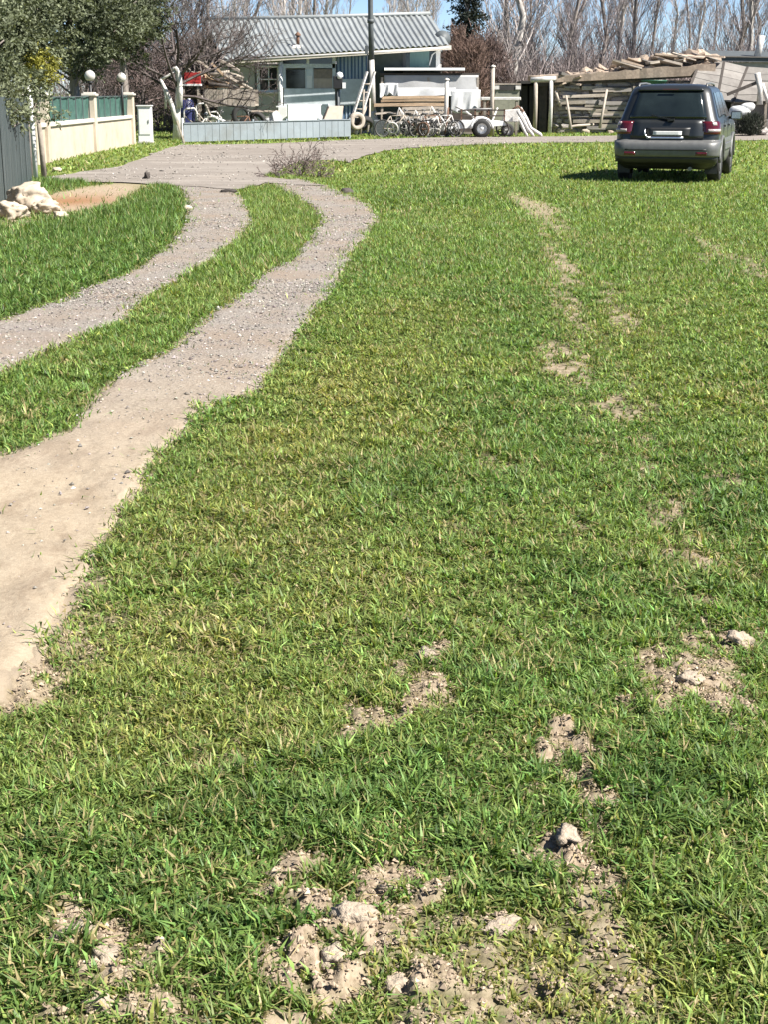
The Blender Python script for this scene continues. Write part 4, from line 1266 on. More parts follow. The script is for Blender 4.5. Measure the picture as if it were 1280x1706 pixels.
    tyre(D(428, 202, Yf), .34, 'tyre lying half hidden beside the white plastic sheet', (.3, 0, -.3))
    # crumpled white sheet and table
    c2 = D(440, 186, Yf + .2)
    t2 = simple('garden_table', (c2.x, Yf + .2, 0), 'small table with pale pinkish top left of the porch parapet', 'table')
    MB().box((0, 0, c2.z), (1.0, .6, .05)).build('table_top', M_CARD, t2)
    for sx in (-.42, .42):
        for sy in (-.22, .22): MB().box((sx, sy, c2.z / 2 - .02), (.05, .05, c2.z - .04)).build('leg', M_OLDWOOD, t2)
    def crumple(name, px, py, Y_, w, h, label, mat, seed, cat, dep=.35):
        c3 = D(px, py, Y_); r3 = random.Random(seed)
        nx, nz = 14, 9; vs = []; fs = []
        for i in range(nx + 1):
            for k in range(nz + 1):
                u, v = i / nx, k / nz
                ed = math.sin(math.pi * u) ** .35
                vs.append(((u - .5) * w, -dep * math.sin(math.pi * (1 - v) * .5) * (.6 + .4 * math.sin(u * 9 + seed)) + .05 * math.sin(u * 23 + v * 7), h * v * ed * (.85 + .22 * math.sin(u * 7.3 + seed)) + r3.uniform(-.015, .015)))
        for i in range(nx):
            for k in range(nz): fs.append((i * (nz + 1) + k, (i + 1) * (nz + 1) + k, (i + 1) * (nz + 1) + k + 1, i * (nz + 1) + k + 1))
        o = MB().add(vs, fs, True).build(name, mat, None, (c3.x, Y_, max(0, c3.z)))
        sd = o.modifiers.new('s', 'SOLIDIFY'); sd.thickness = .012
        return tag(o, label, cat)
    crumple('plastic_sheet', 455, 212, Yf - .1, .75, .55, 'crumpled white plastic sheet against the porch parapet', M_FILM, 3, 'sheet')
    # tilted brown board on trestle right of parapet
    c2 = D(556, 200, 54.0)
    t2 = simple('tilted_board', (c2.x, 53.9, 0), 'square brown board tilted on dark legs beside the letterbox', 'board')
    MB().add([(-.36, -.05, c2.z), (.28, -.05, c2.z), (.34, .2, c2.z + .48), (-.16, .2, c2.z + .48), (-.36, -.01, c2.z - .03), (.28, -.01, c2.z - .03), (.34, .24, c2.z + .45), (-.16, .24, c2.z + .45)],
             [(0, 1, 2, 3), (7, 6, 5, 4), (0, 4, 5, 1), (2, 6, 7, 3), (1, 5, 6, 2), (3, 7, 4, 0)]).build('panel', M_CARD, t2)
    MB().bar((-.40, -.03, c2.z - .05), (.32, -.03, c2.z - .05), .06, .09).bar((-.42, -.02, c2.z - .05), (-.2, .18, c2.z + .46), .05, .05).build('edge', M_DARKWOOD, t2)
    for sx in (-.3, .25): MB().bar((sx, .02, 0), (sx, .05, c2.z), .06, .06).build('leg', M_DARKWOOD, t2)
    # ladder-like white plank leaning by the pole, tyre and sticks
    a1, b1 = D(577, 197, 54.2), D(611, 120, 54.9)
    t2 = simple('leaning_ladder', (a1.x, 54.2, 0), 'whitened ladder leaning up towards the dark utility pole', 'ladder')
    o1 = Vector((0, 0, a1.z * .2)); d1 = Vector((b1.x - a1.x, .7, b1.z))
    for s in (0, .34): MB().bar(o1 + Vector((s, 0, 0)), d1 + Vector((s * .8, 0, 0)), .09, .06).build('rail', M_WHITEWASH, t2)
    for k in range(1, 7):
        q = o1.lerp(d1, k / 7.5); MB().tube([q, q + Vector((.32, 0, 0))], .025, 6).build('rung', M_PALEWOOD, t2)
    tyre(D(594, 202, 53.6), .31, 'pale dusty tyre leaning at the right end of the low fence', (.1, .25, .55), M_PALEWOOD)
    tyre(D(606, 206, 54.0), .33, 'dark tyre lying behind the pale dusty tyre', (.9, 0, .2))
    for k, (p, q) in enumerate((((588, 222), (612, 176)), ((600, 224), (606, 150)), ((583, 224), (590, 190)), ((612, 220), (616, 165)))):
        a1, b1 = D(*p, 53.8), D(*q, 54.3); a1.z = max(a1.z, .02)
        o = MB().tube([(0, 0, 0), (b1 - a1) * .5 + Vector((.03, 0, 0)), b1 - a1], [.045, .04, .03], 6).build('old_stick', rd.choice((M_OLDWOOD, M_PALEWOOD)), None, a1)
        tag(o, 'old stick propped in the clutter at the foot of the utility pole', 'stick', 'sticks propped by the utility pole')
build_left_yard()

# ------------------------------------------------------------------ white sheeted shed, lumber and scrap in the middle
def build_mid_yard():
    Y = 58.5
    c = D(712, 200, Y)
    t = simple('sheeted_shed', (c.x, Y, 0), 'low open shed with white roof board and hanging pale sheets', 'shed')
    lx = lambda px, py, y=Y: Vector((D(px, py, y).x - c.x, y - Y, D(px, py, y).z))
    a, b = lx(640, 117), lx(775, 117)
    MB().box(((a.x + b.x) / 2, .9, a.z + .02), (b.x - a.x, 2.2, .10)).build('roof_board', M_WHITE, t, bevel=.01)
    a, b = lx(633, 122), lx(800, 122)
    MB().box(((a.x + b.x) / 2, 1.0, a.z - .06), (b.x - a.x, 2.0, .10)).build('roof_frame', M_DARKWOOD, t)
    for px in (636, 715, 797):
        q = lx(px, 124); MB().box((q.x, .0, q.z / 2 - .06), (.09, .09, q.z - .12)).build('post', M_PALEWOOD, t)
    def sheet(name, p0, p1, top, bot, yo, mat, amp=.05, scal=.0, seed=0):
        A, Bq = lx(p0, top), lx(p1, top); zb = lx(p0, bot).z
        nx, nz = 40, 10; vs = []; fs = []
        for i in range(nx + 1):
            u = i / nx; x = A.x + (Bq.x - A.x) * u
            for k in range(nz + 1):
                v = k / nz
                z = A.z + (zb - A.z) * v + scal * v * (math.sin(u * 7 + seed) * .6 + math.sin(u * 17 + seed) * .4)
                vs.append((x, yo + amp * (math.sin(u * 13 + seed) * .5 + math.sin(u * 31 + v * 5) * .2) * (.3 + v) - .06 * v, z))
        for i in range(nx):
            for k in range(nz): fs.append((i * (nz + 1) + k, i * (nz + 1) + k + 1, (i + 1) * (nz + 1) + k + 1, (i + 1) * (nz + 1) + k))
        o = MB().add(vs, fs, True).build(name, mat, t); sd = o.modifiers.new('s', 'SOLIDIFY'); sd.thickness = .01
        return o
    sheet('grey_sheet', 641, 798, 126, 158, -.02, M_TARP, .05)
    sheet('white_sheet', 634, 760, 147, 162, -.14, M_FILM, .06, .10, 1)
    sheet('white_sheet', 752, 801, 150, 188, -.16, M_FILM, .05, .06, 2)
    sheet('white_sheet', 632, 664, 140, 160, -.22, M_FILM, .08, .10, 4)
    MB().box((.1, 2.0, .9), (3.9, .08, 1.7)).build('back_wall', M_DARKWOOD, t)
    MB().box((.1, 1.0, .03), (3.9, 2.0, .06)).build('floor_board', M_OLDWOOD, t)
    # stacked sawn boards on bearers in front
    Yb = 57.2
    labs = ['topmost pale sawn board of the lumber stack under white sheets', 'second orange board from the top of the lumber stack', 'long protruding middle board of the lumber stack',
            'brown board beneath the long protruding one', 'thin lowest pale board jutting toward the pole', 'lower brown board at the right of the lumber stack', 'broad brown board at the foot of the lumber stack']
    sp = [(636, 742, 164, 4.5), (634, 744, 169, 3.5), (622, 742, 176, 5), (670, 744, 182, 5), (624, 668, 190, 3), (664, 742, 189, 5), (668, 735, 196, 5)]
    for lab, (p0, p1, py, hh) in zip(labs, sp):
        a1, b1 = D(p0, py, Yb - .1 * (py > 172)), D(p1, py - 1, Yb + .15)
        plank(a1, b1, .30, hh / 43, lab, M_WOOD if py < 180 else M_PALEWOOD, 'sawn_board', 'lumber stack boards')
    for px in (640, 690, 735):
        a1 = D(px, 200, Yb + .05)
        o = MB().box((0, 0, .45), (.12, .3, .9), jit=.012, rnd=rd).build('lumber_bearer', M_DARKWOOD, None, (a1.x, Yb + .2, 0)); 
        tag(o, {640: 'dark bearer block under the left end of the lumber', 690: 'dark bearer block under the middle of the lumber', 735: 'dark bearer block under the right end of the lumber'}[px], 'block')
    o = MB().box((0, 0, .3), (1.0, .7, .6), jit=.04, rnd=rd).build('dark_bin', M_POLE, None, (D(645, 210, Yb).x, Yb - .3, 0), bevel=.03); tag(o, 'dark grey bin between the pole foot and the scrap', 'bin')
    # farm scrap: whitish cultivators with tines
    def cultivator(px, label, seed, w=1.1, h=.85, Y_=56.0):
        r = random.Random(seed)
        x = X_at(px, Y_, .5)
        e = simple('cultivator', (x, Y_, 0), label, 'farm implement', 'rusting farm implements in the yard')
        z = h * .62
        for y in (-.25, .25): MB().bar((-w / 2, y, z), (w / 2, y, z + r.uniform(-.04, .08)), .07, .07).build('beam', M_WHITEWASH, e)
        for k in range(5):
            xx = -w / 2 + w * (k + .5) / 5; y = -.25 if k % 2 else .25
            MB().tube([(xx, y, z), (xx + .06, y - .16, z * .75), (xx + .02, y - .20, z * .4), (xx - .03, y - .05, .08), (xx - .02, y + .08, -.02)], [.035, .035, .032, .03, .015], 6).build('tine', r.choice((M_WHITEWASH, M_RUST, M_GREYIRON, M_WHITEWASH)), e)
        MB().tube([(-.18, 0, z), (-.05, 0, h + .15), (.16, 0, z)], .04, 6).tube([(-.05, 0, h + .15), (.3, .25, z)], .03, 6).build('hitch', r.choice((M_RUST, M_WHITEWASH)), e)
        MB().lathe((w * .42, -.2, .18), [(.02, -.02), (.18, -.01), (.2, 0), (.18, .01), (.02, .02)], 'Y', 16).build('disc', M_GREYIRON, e)
        return e
    cultivator(668, 'pale cultivator with curved tines right of the pole foot', 1, 1.0, .9)
    cultivator(695, 'rusty grey cultivator behind the pale one', 2, 1.1, .8, 56.6)
    cultivator(722, 'mixed rusty and white cultivator in the middle of the scrap row', 3, 1.1, .95, 55.9)
    cultivator(742, 'dark cultivator below the short grey post', 6, .9, .7, 56.3)
    # two wheeled white trailer
    Yt = 55.6
    x = X_at(800, Yt, .5)
    e = simple('axle_trailer', (x, Yt, 0), 'white two wheeled trailer chassis with black tyre and dark rails', 'trailer')
    MB().add([(-1.05, -.45, .30), (-.7, -.45, .62), (.85, -.45, .60), (.95, -.45, .44), (-1.05, .45, .30), (-.7, .45, .62), (.85, .45, .60), (.95, .45, .44)],
             [(0, 1, 2, 3), (7, 6, 5, 4), (0, 4, 5, 1), (1, 5, 6, 2), (2, 6, 7, 3), (3, 7, 4, 0)]).build('bed', M_WHITE, e)
    for s in (-.56, .56):
        pts = [(.05 + .40 * math.cos(q), s, .33 + .38 * math.sin(q)) for q in [math.pi * k / 10 for k in range(11)]]
        MB().tube(pts, .05, 6).build('mudguard', M_WHITE, e)
        w = MB().lathe((.05, s, .33), [(.19, -.08), (.28, -.09), (.32, -.05), (.33, 0), (.32, .05), (.28, .09), (.19, .08)], 'Y', 22).build('wheel', M_RUBBER, e)
        MB().lathe((.05, s, .33), [(.19, -.06), (.19, .06), (.06, .02), (.06, -.09), (0, -.09)], 'Y', 14).build('rim', M_WHITE, w)
    for z in (.78, .98): MB().bar((-.7, -.42, z), (.9, -.42, z), .05, .05).build('rail', M_DARKWOOD, e)
    for xx in (-.7, -.2, .3, .88): MB().bar((xx, -.42, .58), (xx, -.42, 1.02), .05, .05).build('stake', M_RUST, e)
    MB().bar((-1.0, 0, .35), (-1.9, -.05, .30), .08, .08).tube([(-1.9, -.05, .30), (-1.95, -.05, .0)], .03, 6).build('drawbar', M_WHITE, e)
    # plough with mouldboards, white
    Yp = 55.9; x = X_at(850, Yp, .5)
    e = simple('mouldboard_plough', (x, Yp, 0), 'white plough with long curved legs and dark wheel left of the stone shed', 'plough')
    MB().add([(-.28, -.2, .55), (.30, -.2, .55), (.36, -.2, 1.02), (-.20, -.2, .98), (-.28, .2, .55), (.30, .2, .55), (.36, .2, 1.02), (-.20, .2, .98)],
             [(0, 1, 2, 3), (7, 6, 5, 4), (0, 4, 5, 1), (2, 6, 7, 3), (1, 5, 6, 2), (3, 7, 4, 0)]).build('hopper', M_WHITEWASH, e, bevel=.03)
    w = MB().lathe((-.1, -.28, .25), [(.14, -.04), (.22, -.05), (.25, 0), (.22, .05), (.14, .04)], 'Y', 20).build('wheel', M_RUBBER, e)
    MB().lathe((-.1, -.28, .25), [(.14, -.03), (.14, .03), (.0, -.05)], 'Y', 14).build('rim', M_WHITEWASH, w)
    for k, (x0, x1) in enumerate(((.22, .62), (.38, .85), (.50, 1.15))):
        MB().tube([(x0 * .8, -.1 + .1 * k, .85 + .1 * k), (x0 + .12, -.1, .65), (x0 + .28, -.15, .32), (x1, -.2, .10), (x1 + .05, -.2, .03)], [.06, .07, .07, .06, .03], 7).build('curved_leg', M_WHITEWASH, e)
    MB().tube([(.1, 0, 1.0), (.3, 0, 1.12), (.48, 0, .95), (.55, -.05, .6)], .04, 6).build('beam', M_RUST, e)
    # trough on two legs behind
    Yq = 58.0; q = D(838, 168, Yq)
    e = simple('feed_trough', (q.x, Yq, 0), 'long pale feed trough on legs behind the plough', 'trough')
    a1, b1 = D(802, 165, Yq), D(868, 172, Yq)
    MB().bar((a1.x - q.x, 0, a1.z), (b1.x - q.x, 0, a1.z), .36, .12).build('tray', M_WHITEWASH, e, bevel=.02)
    for xx in (a1.x - q.x + .15, b1.x - q.x - .15): MB().box((xx, 0, a1.z / 2 - .04), (.09, .3, a1.z - .08)).build('leg', M_OLDWOOD, e)
    a1, b1 = D(826, 142, Yq + .8), D(866, 165, Yq + .8)
    e = simple('old_cupboard', ((a1.x + b1.x) / 2, Yq + .8, 0), 'greenish grey low hutch with dark opening behind the trough', 'hutch')
    MB().box((0, .3, a1.z * .55), (b1.x - a1.x, .6, a1.z * .9)).build('carcass', pm('moss_grey', (.22, .22, .17), .9, .2, 6), e)
    MB().box((0, -.02, a1.z - .12), (.6, .04, .18)).build('opening', M_DARK, e)  # dark panel on the solid front, painting the shade of an opening
    for s in (-.42, .42): MB().box((s, -.03, a1.z - .1), (.2, .08, .14)).build('bracket', M_WHITEWASH, e)
    MB().box((0, .3, a1.z + .03), (b1.x - a1.x + .1, .7, .05)).build('lid', M_OLDWOOD, e)
build_mid_yard()

# ------------------------------------------------------------------ stone shed on the right
def build_stone_shed():
    Y = 61.0
    c = D(1040, 200, Y)
    s = simple('stone_shed', (c.x, Y, 0), 'low shed of stacked rough stones with rubble heaped on its flat roof', 'shed')
    lx = lambda px, py, y=Y: Vector((D(px, py, y).x - c.x, y - Y, D(px, py, y).z))
    x0, x1 = lx(924, 200).x, lx(1186, 200).x
    z_top = lx(960, 134).z
    MB().box(((x0 + x1) / 2, .45, z_top / 2), (x1 - x0, .5, z_top - .02)).build('wall_core', M_OLDWOOD, s)
    protos = [MB().rock((0, 0, 0), (.5, .5, .5), 100 + k, 2, .35, True, .45).mesh('stone', M_STONE) for k in range(8)]
    z = .02; rowi = 0
    while z < z_top - .08:
        hgt = rd.uniform(.13, .24); x = x0 + rd.uniform(-.1, .1)
        while x < x1:
            ln = rd.choice((.3, .45, .6, .85, 1.1)) * rd.uniform(.8, 1.2)
            piece(rd.choice(protos), 'stone', s, (x + ln / 2, .20 + rd.uniform(-.05, .05), z + hgt / 2), (rd.uniform(-.08, .08), rd.uniform(-.07, .07), rd.uniform(-.1, .1)), (ln * 1.12, .42, hgt * 1.25))
            x += ln * rd.uniform(.98, 1.06)
        z += hgt * .98; rowi += 1
    # flat earth roof on a beam
    a, b = lx(893, 138), lx(1190, 124)
    MB().bar((a.x, .0, a.z - .10), (b.x, .0, b.z - .02), .20, .12).build('roof_beam', M_DARKWOOD, s)
    nx = 26
    def slab(name, za, zb, t0, t1, y0, y1, mat, seed):
        vs = []; fs = []; r = random.Random(seed)
        for i in range(nx + 1):
            u = i / nx; x = a.x + (b.x - a.x) * u; z0 = a.z + (b.z - a.z) * u
            w = r.uniform(-.03, .03)
            for (yy, zz) in ((y0 + w, z0 + za), (y0 + w * .5, z0 + za + t0 + (t1 - t0) * u + r.uniform(-.03, .05)), (y1, z0 + za + t0 + (t1 - t0) * u + .1), (y1, z0 + za)):
                vs.append((x, yy, zz))
        for i in range(nx):
            for k in range(4): fs.append((i * 4 + k, i * 4 + (k + 1) % 4, i * 4 + 4 + (k + 1) % 4, i * 4 + 4 + k))
        fs += [(0, 1, 2, 3), tuple(nx * 4 + k for k in (3, 2, 1, 0))]
        MB().add(vs, fs).build(name, mat, s)
    slab('roof_slab', -.03, 0, .22, .42, -.25, 3.2, M_TANSTONE, 5)
    tp = [MB().rock((0, 0, 0), (.5, .5, .5), 200 + k, 2, .4, True, .45).mesh('rubble_stone', M_TANSTONE) for k in range(6)]
    for i in range(110):
        u = min(.999, rd.betavariate(2.0, 1.1)); px = 905 + (1192 - 905) * u
        ztop = 121 - 34 * sstep(.15, .82, u) if u < .9 else 87 + 12 * (u - .9) / .1
        zb = 135 - 14 * u - 8
        py = rd.uniform(ztop + 3, max(zb - 2, ztop + 4))
        dpt = Y + .1 + (1 - (py - ztop) / max(8, zb - ztop)) * 1.3 + rd.uniform(0, .3)
        q = lx(px, py, dpt)
        r = rd.choice((.14, .2, .3, .45, .7)) * rd.uniform(.8, 1.25) * (.5 + .6 * u)
        piece(rd.choice(tp), 'rubble_stone', s, q, (rd.uniform(-.6, .6), rd.uniform(-.6, .6), rd.uniform(0, 6)), (r * rd.uniform(1, 1.9), r, r * rd.uniform(.35, .8)))
    # broken boards and slabs lying in the heap
    for i in range(34):
        px = rd.uniform(940, 1186); u = (px - 905) / 287
        q = lx(px, 121 - 34 * float(sstep(.15, .82, u)) + rd.uniform(4, 20), Y + rd.uniform(.0, .5))
        MB().box((0, 0, 0), (rd.uniform(.4, 1.3), rd.uniform(.2, .4), rd.uniform(.04, .09)), jit=.02, rnd=rd).build('broken_slab', rd.choice((M_ASB, M_PALEWOOD, M_TANSTONE)), s, q, (rd.uniform(-.5, .3), rd.uniform(-.35, .35), rd.uniform(-.5, .5)))
    # old timbers laid in the courses of the wall
    for i in range(34):
        zz = rd.uniform(.15, z_top - .25); xa_ = rd.uniform(x0, x1 - 2.2); ln = rd.uniform(.6, 2.4)
        MB().box((0, 0, 0), (ln, .14, rd.uniform(.06, .15)), jit=.02, rnd=rd).build('timber', rd.choice((M_PALEWOOD, M_OLDWOOD, M_ASB, M_PALEWOOD)), s, (xa_ + ln / 2, -.04, zz), (0, rd.uniform(-.04, .04), rd.uniform(-.03, .03)))
    # earth core of the heap
    vs = []; fs = []
    for i in range(21):
        u = i / 20; px = 900 + 296 * u
        zt = 122 - 32 * float(sstep(.15, .82, u)) + (12 * (u - .9) / .1 if u > .9 else 0)
        for (py, dy) in ((136 - 14 * u, .15), ((136 - 14 * u + zt) / 2 - 1, .55), (zt + 3, 1.3), (zt + 4, 2.4)):
            vs.append(lx(px, py + rd.uniform(-1, 1), Y + dy))
    for i in range(20):
        for k in range(3): fs.append((i * 4 + k, i * 4 + 4 + k, i * 4 + 5 + k, i * 4 + 1 + k))
    MB().add(vs, fs).build('earth_heap', M_TANSTONE, s)
    # dark open bay on the left, with posts
    o0, o1 = lx(868, 140), lx(924, 140)
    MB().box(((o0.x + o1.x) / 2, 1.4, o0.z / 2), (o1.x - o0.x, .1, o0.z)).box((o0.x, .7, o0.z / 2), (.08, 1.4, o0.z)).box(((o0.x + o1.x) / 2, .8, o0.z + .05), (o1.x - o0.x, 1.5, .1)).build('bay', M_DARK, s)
    for px, p0, p1 in ((870, 150, 900), (886, 0, 0), (902, 0, 0)):
        q = lx(px, 140); MB().box((q.x + .15, .25 + .3 * rd.random(), q.z * .48), (.32, .04, q.z * .95), RZ(rd.uniform(-.2, .2)), jit=.02, rnd=rd).build('hanging_cloth', M_DARKWOOD, s)
    for px, mat, top in ((918.5, M_WHITEWASH, 128), (893, M_PALEWOOD, 133)):
        q = lx(px, top); MB().tube([(q.x, -.22, 0), (q.x + .02, -.2, q.z * .5), (q.x - .01, -.22, q.z)], [.09, .08, .085], 9).build('post', mat, s)
    q0, q1 = lx(884, 134), lx(926, 131)
    MB().tube([(q0.x, -.25, q0.z), (q1.x, -.22, q1.z)], .10, 8).build('lintel', M_WHITEWASH, s)
    q0, q1 = lx(926, 152), lx(934, 178)
    MB().tube([(q0.x, -.1, q0.z), (q1.x, -.1, q1.z)], .05, 6).build('strut', M_PALEWOOD, s)

    # lean-to of grey boards on the right, slanting down
    Yr = 59.6
    c2 = D(1240, 190, Yr)
    t = simple('board_lean_to', (c2.x, Yr, 0), 'grey board lean-to with slanting roof panels and dark joints behind the car', 'shed')
    l2 = lambda px, py, y=Yr: Vector((D(px, py, y).x - c2.x, y - Yr, D(px, py, y).z))
    # panels given by their upper and lower edges
    tops = [(1166, 106), (1207, 104), (1246, 113), (1292, 116), (1340, 120)]
    bots = [(1150, 146), (1196, 166), (1222, 172), (1278, 170), (1330, 172)]
    for i in range(4):
        P = [l2(*bots[i], Yr - .2), l2(*bots[i + 1], Yr - .2), l2(*tops[i + 1], Yr + 1.8), l2(*tops[i], Yr + 1.8)]
        g = (P[1] - P[0]) * .03
        P[0] = P[0] + g; P[3] = P[3] + g; P[1] = P[1] - g; P[2] = P[2] - g
        nb = 5
        for k in range(nb):
            u0, u1 = k / nb, (k + .95) / nb
            q = [P[0].lerp(P[3], u0), P[1].lerp(P[2], u0), P[1].lerp(P[2], u1), P[0].lerp(P[3], u1)]
            up = Vector((0, -.4, .9)) * .035; jit = Vector((0, 0, rd.uniform(-.015, .015)))
            MB().add([v + jit for v in q] + [v + up + jit for v in q], [(3, 2, 1, 0), (4, 5, 6, 7), (0, 1, 5, 4), (1, 2, 6, 5), (2, 3, 7, 6), (3, 0, 4, 7)]).build('roof_board', M_ASB, t)
    for i in range(5):
        a1, b1 = l2(*bots[i], Yr - .26), l2(*tops[i], Yr + 1.74)
        MB().bar(a1, b1, .09, .07).build('rafter', M_DARKWOOD, t)
        MB().bar((a1.x, a1.y + .12, 0), a1 + Vector((0, .12, -.03)), .1, .1).build('post', M_OLDWOOD, t)
    a1, b1 = l2(1224, 172, Yr - .3), l2(1340, 168, Yr - .3)
    MB().box(((a1.x + b1.x) / 2 + .1, .1, .62), (b1.x - a1.x, .12, 1.2)).build('side_wall', M_ASB, t)
    a1, b1 = l2(1212, 158, Yr - .4), l2(1262, 138, Yr - .4)
    MB().bar(a1, b1, .12, .12).build('brace', M_DARKWOOD, t)
    MB().tube([l2(1266, 175, Yr - .45), l2(1267, 150, Yr - .45), l2(1262, 122, Yr - .45)], [.13, .10, .12], 8).tube([l2(1280, 172, Yr - .45), l2(1270, 140, Yr - .45)], .08, 7).build('whitewashed_fork', M_WHITEWASH, t)
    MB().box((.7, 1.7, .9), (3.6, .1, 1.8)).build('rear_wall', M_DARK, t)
    # dark flat roof behind with a white stack
    Yk = 64.0; c3 = D(1240, 100, Yk)
    k = simple('dark_roofed_shed', (c3.x, Yk, 0), 'shed with dark flat roof and pale chimney post at the right edge', 'shed')
    l3 = lambda px, py, y=Yk: Vector((D(px, py, y).x - c3.x, y - Yk, D(px, py, y).z))
    a1, b1 = l3(1190, 96), l3(1345, 99)
    MB().add([a1 + Vector((0, 0, 0)), b1, b1 + Vector((0, 2.5, .35)), a1 + Vector((0, 2.5, .35))] + [v + Vector((0, 0, -.16)) for v in (a1, b1, b1 + Vector((0, 2.5, .35)), a1 + Vector((0, 2.5, .35)))],
             [(0, 1, 2, 3), (7, 6, 5, 4), (0, 4, 5, 1), (2, 6, 7, 3), (1, 5, 6, 2), (3, 7, 4, 0)]).build('roof', M_POLE, k)
    MB().bar(a1 + Vector((0, .1, .04)), b1 + Vector((0, .1, .04)), .3, .05).build('roof_edge', M_ASB, k)
    MB().box(((a1.x + b1.x) / 2, 1.2, (a1.z - .2) / 2), (b1.x - a1.x - .1, 2.0, a1.z - .2)).build('wall', M_GREYWALL, k)
    MB().tube([l3(1262, 96, Yk + .6), l3(1266, 78, Yk + .6), l3(1270, 60, Yk + .6)], [.15, .14, .15], 9).build('chimney_post', M_WHITEWASH, k)
    # green drum lying on the wall top and pale bag near the car
    q = D(1090, 141, 60.6)
    e = simple('green_tub', (q.x, 60.6, 0), 'dark green plastic tub on a plank bench in front of the stone wall', 'tub')
    MB().lathe((0, 0, q.z - .2), [(.001, 0), (.42, 0), (.50, .30), (.53, .32), (.53, .36), (.47, .35), (.40, .05), (.001, .04)], 'Z', 22).build('bowl', M_GREENPL, e)
    MB().box((0, 0, q.z - .24), (1.3, .5, .06)).build('bench_top', M_OLDWOOD, e)
    for xx in (-.55, .55): MB().box((xx, 0, (q.z - .27) / 2), (.1, .4, q.z - .27)).build('bench_leg', M_OLDWOOD, e)
    q = D(1236, 186, 57.5)
    for (px, py, r, lab) in ((1232, 186, .36, 'white bulging sack on the rubble behind the car mirror'), (1246, 178, .24, 'small white sack on top of the bulging sack')):
        q = D(px, py, 57.5 + (r < .3) * .2)
        o = MB().rock((0, 0, 0), (r * 1.2, r * .8, r * .85), int(px), 3, .15).build('white_sack', M_FILM, None, q); tag(o, lab, 'sack')
    q = D(1236, 200, 57.6)
    e = simple('brick_rubble_pile', (q.x, 57.8, 0), 'grey pile of broken blocks under the white sacks', 'rubble pile')
    bp = [MB().rock((0, 0, 0), (.5, .5, .5), 300 + kk, 2, .4, True, .45).mesh('block', M_STONE) for kk in range(4)]
    for i in range(40):
        u = rd.uniform(-1, 1); hh = (1 - abs(u)) * rd.uniform(0, 1) * .95
        piece(rd.choice(bp), 'block', e, (u * 1.0, rd.uniform(-.35, .35), .08 + hh), (rd.uniform(0, 3), rd.uniform(0, 3), rd.uniform(0, 3)), tuple(rd.uniform(.22, .42) for _ in range(3)))
build_stone_shed()

# ------------------------------------------------------------------ old bicycles, loose wheels and sticks in the scrap row
def bicycle(px, Y, rz, lean, label, mat, seed):
    r = random.Random(seed)
    e = empty('bicycle', (X_at(px, Y, .4), Y, 0), rz, label, 'bicycle')
    e.rotation_euler = (lean, 0, rz)
    def ring(x):
        w = MB().tube([(x + .31 * math.cos(2 * math.pi * k / 20), 0, .33 + .31 * math.sin(2 * math.pi * k / 20)) for k in range(21)], .022, 6, False).build('wheel', M_RUBBER, e)
        sp = MB()
        for k in range(10):
            t = 2 * math.pi * k / 10; sp.tube([(x, .01 * (-1) ** k, .33), (x + .29 * math.cos(t), 0, .33 + .29 * math.sin(t))], .004, 3, False)
        sp.tube([(x + .285 * math.cos(2 * math.pi * k / 20), 0, .33 + .285 * math.sin(2 * math.pi * k / 20)) for k in range(21)], .012, 5, False).build('rim', M_GREYIRON, w)
    ring(-.5); ring(.5)
    f = MB()
    bb, st, hd = (-.08, 0, .30), (-.2, 0, .78), (.33, 0, .80)
    for a, b_ in ((bb, st), (st, hd), (bb, hd), (bb, (-.5, 0, .33)), (st, (-.5, 0, .33)), (hd, (.5, 0, .33))): f.tube([a, b_], .022, 6)
    f.build('frame', mat, e)
    MB().tube([(.33, -.26, .98), (.40, -.2, 1.0), (.33, 0, .98), (.40, .2, 1.0), (.33, .26, .98)], .016, 6).tube([hd, (.32, 0, .98)], .018, 6).build('handlebar', M_GREYIRON, e)
    MB().rock((-.22, 0, .86), (.14, .07, .04), seed, 2, .1).tube([st, (-.21, 0, .85)], .015, 6).build('saddle', M_BLACK, e)
bicycle(660, 55.35, .15, .10, 'pale framed old bicycle nearest the foot of the pole', M_PALEWOOD, 1)
bicycle(690, 55.2, -.2, -.12, 'greyish old bicycle leaning in the middle of the scrap row', M_GREYIRON, 2)
bicycle(716, 55.45, .35, .14, 'rusty old bicycle left of the white trailer', M_RUST, 3)
bicycle(738, 55.15, -.1, -.1, 'white framed bicycle against the drawbar of the trailer', M_WHITEWASH, 4)
bicycle(352, 52.6, .2, .15, 'pale old bicycle behind the left part of the low fence', M_WHITEWASH, 5)
bicycle(398, 52.9, -.15, -.1, 'rusty old bicycle below the wooden cart', M_RUST, 6)
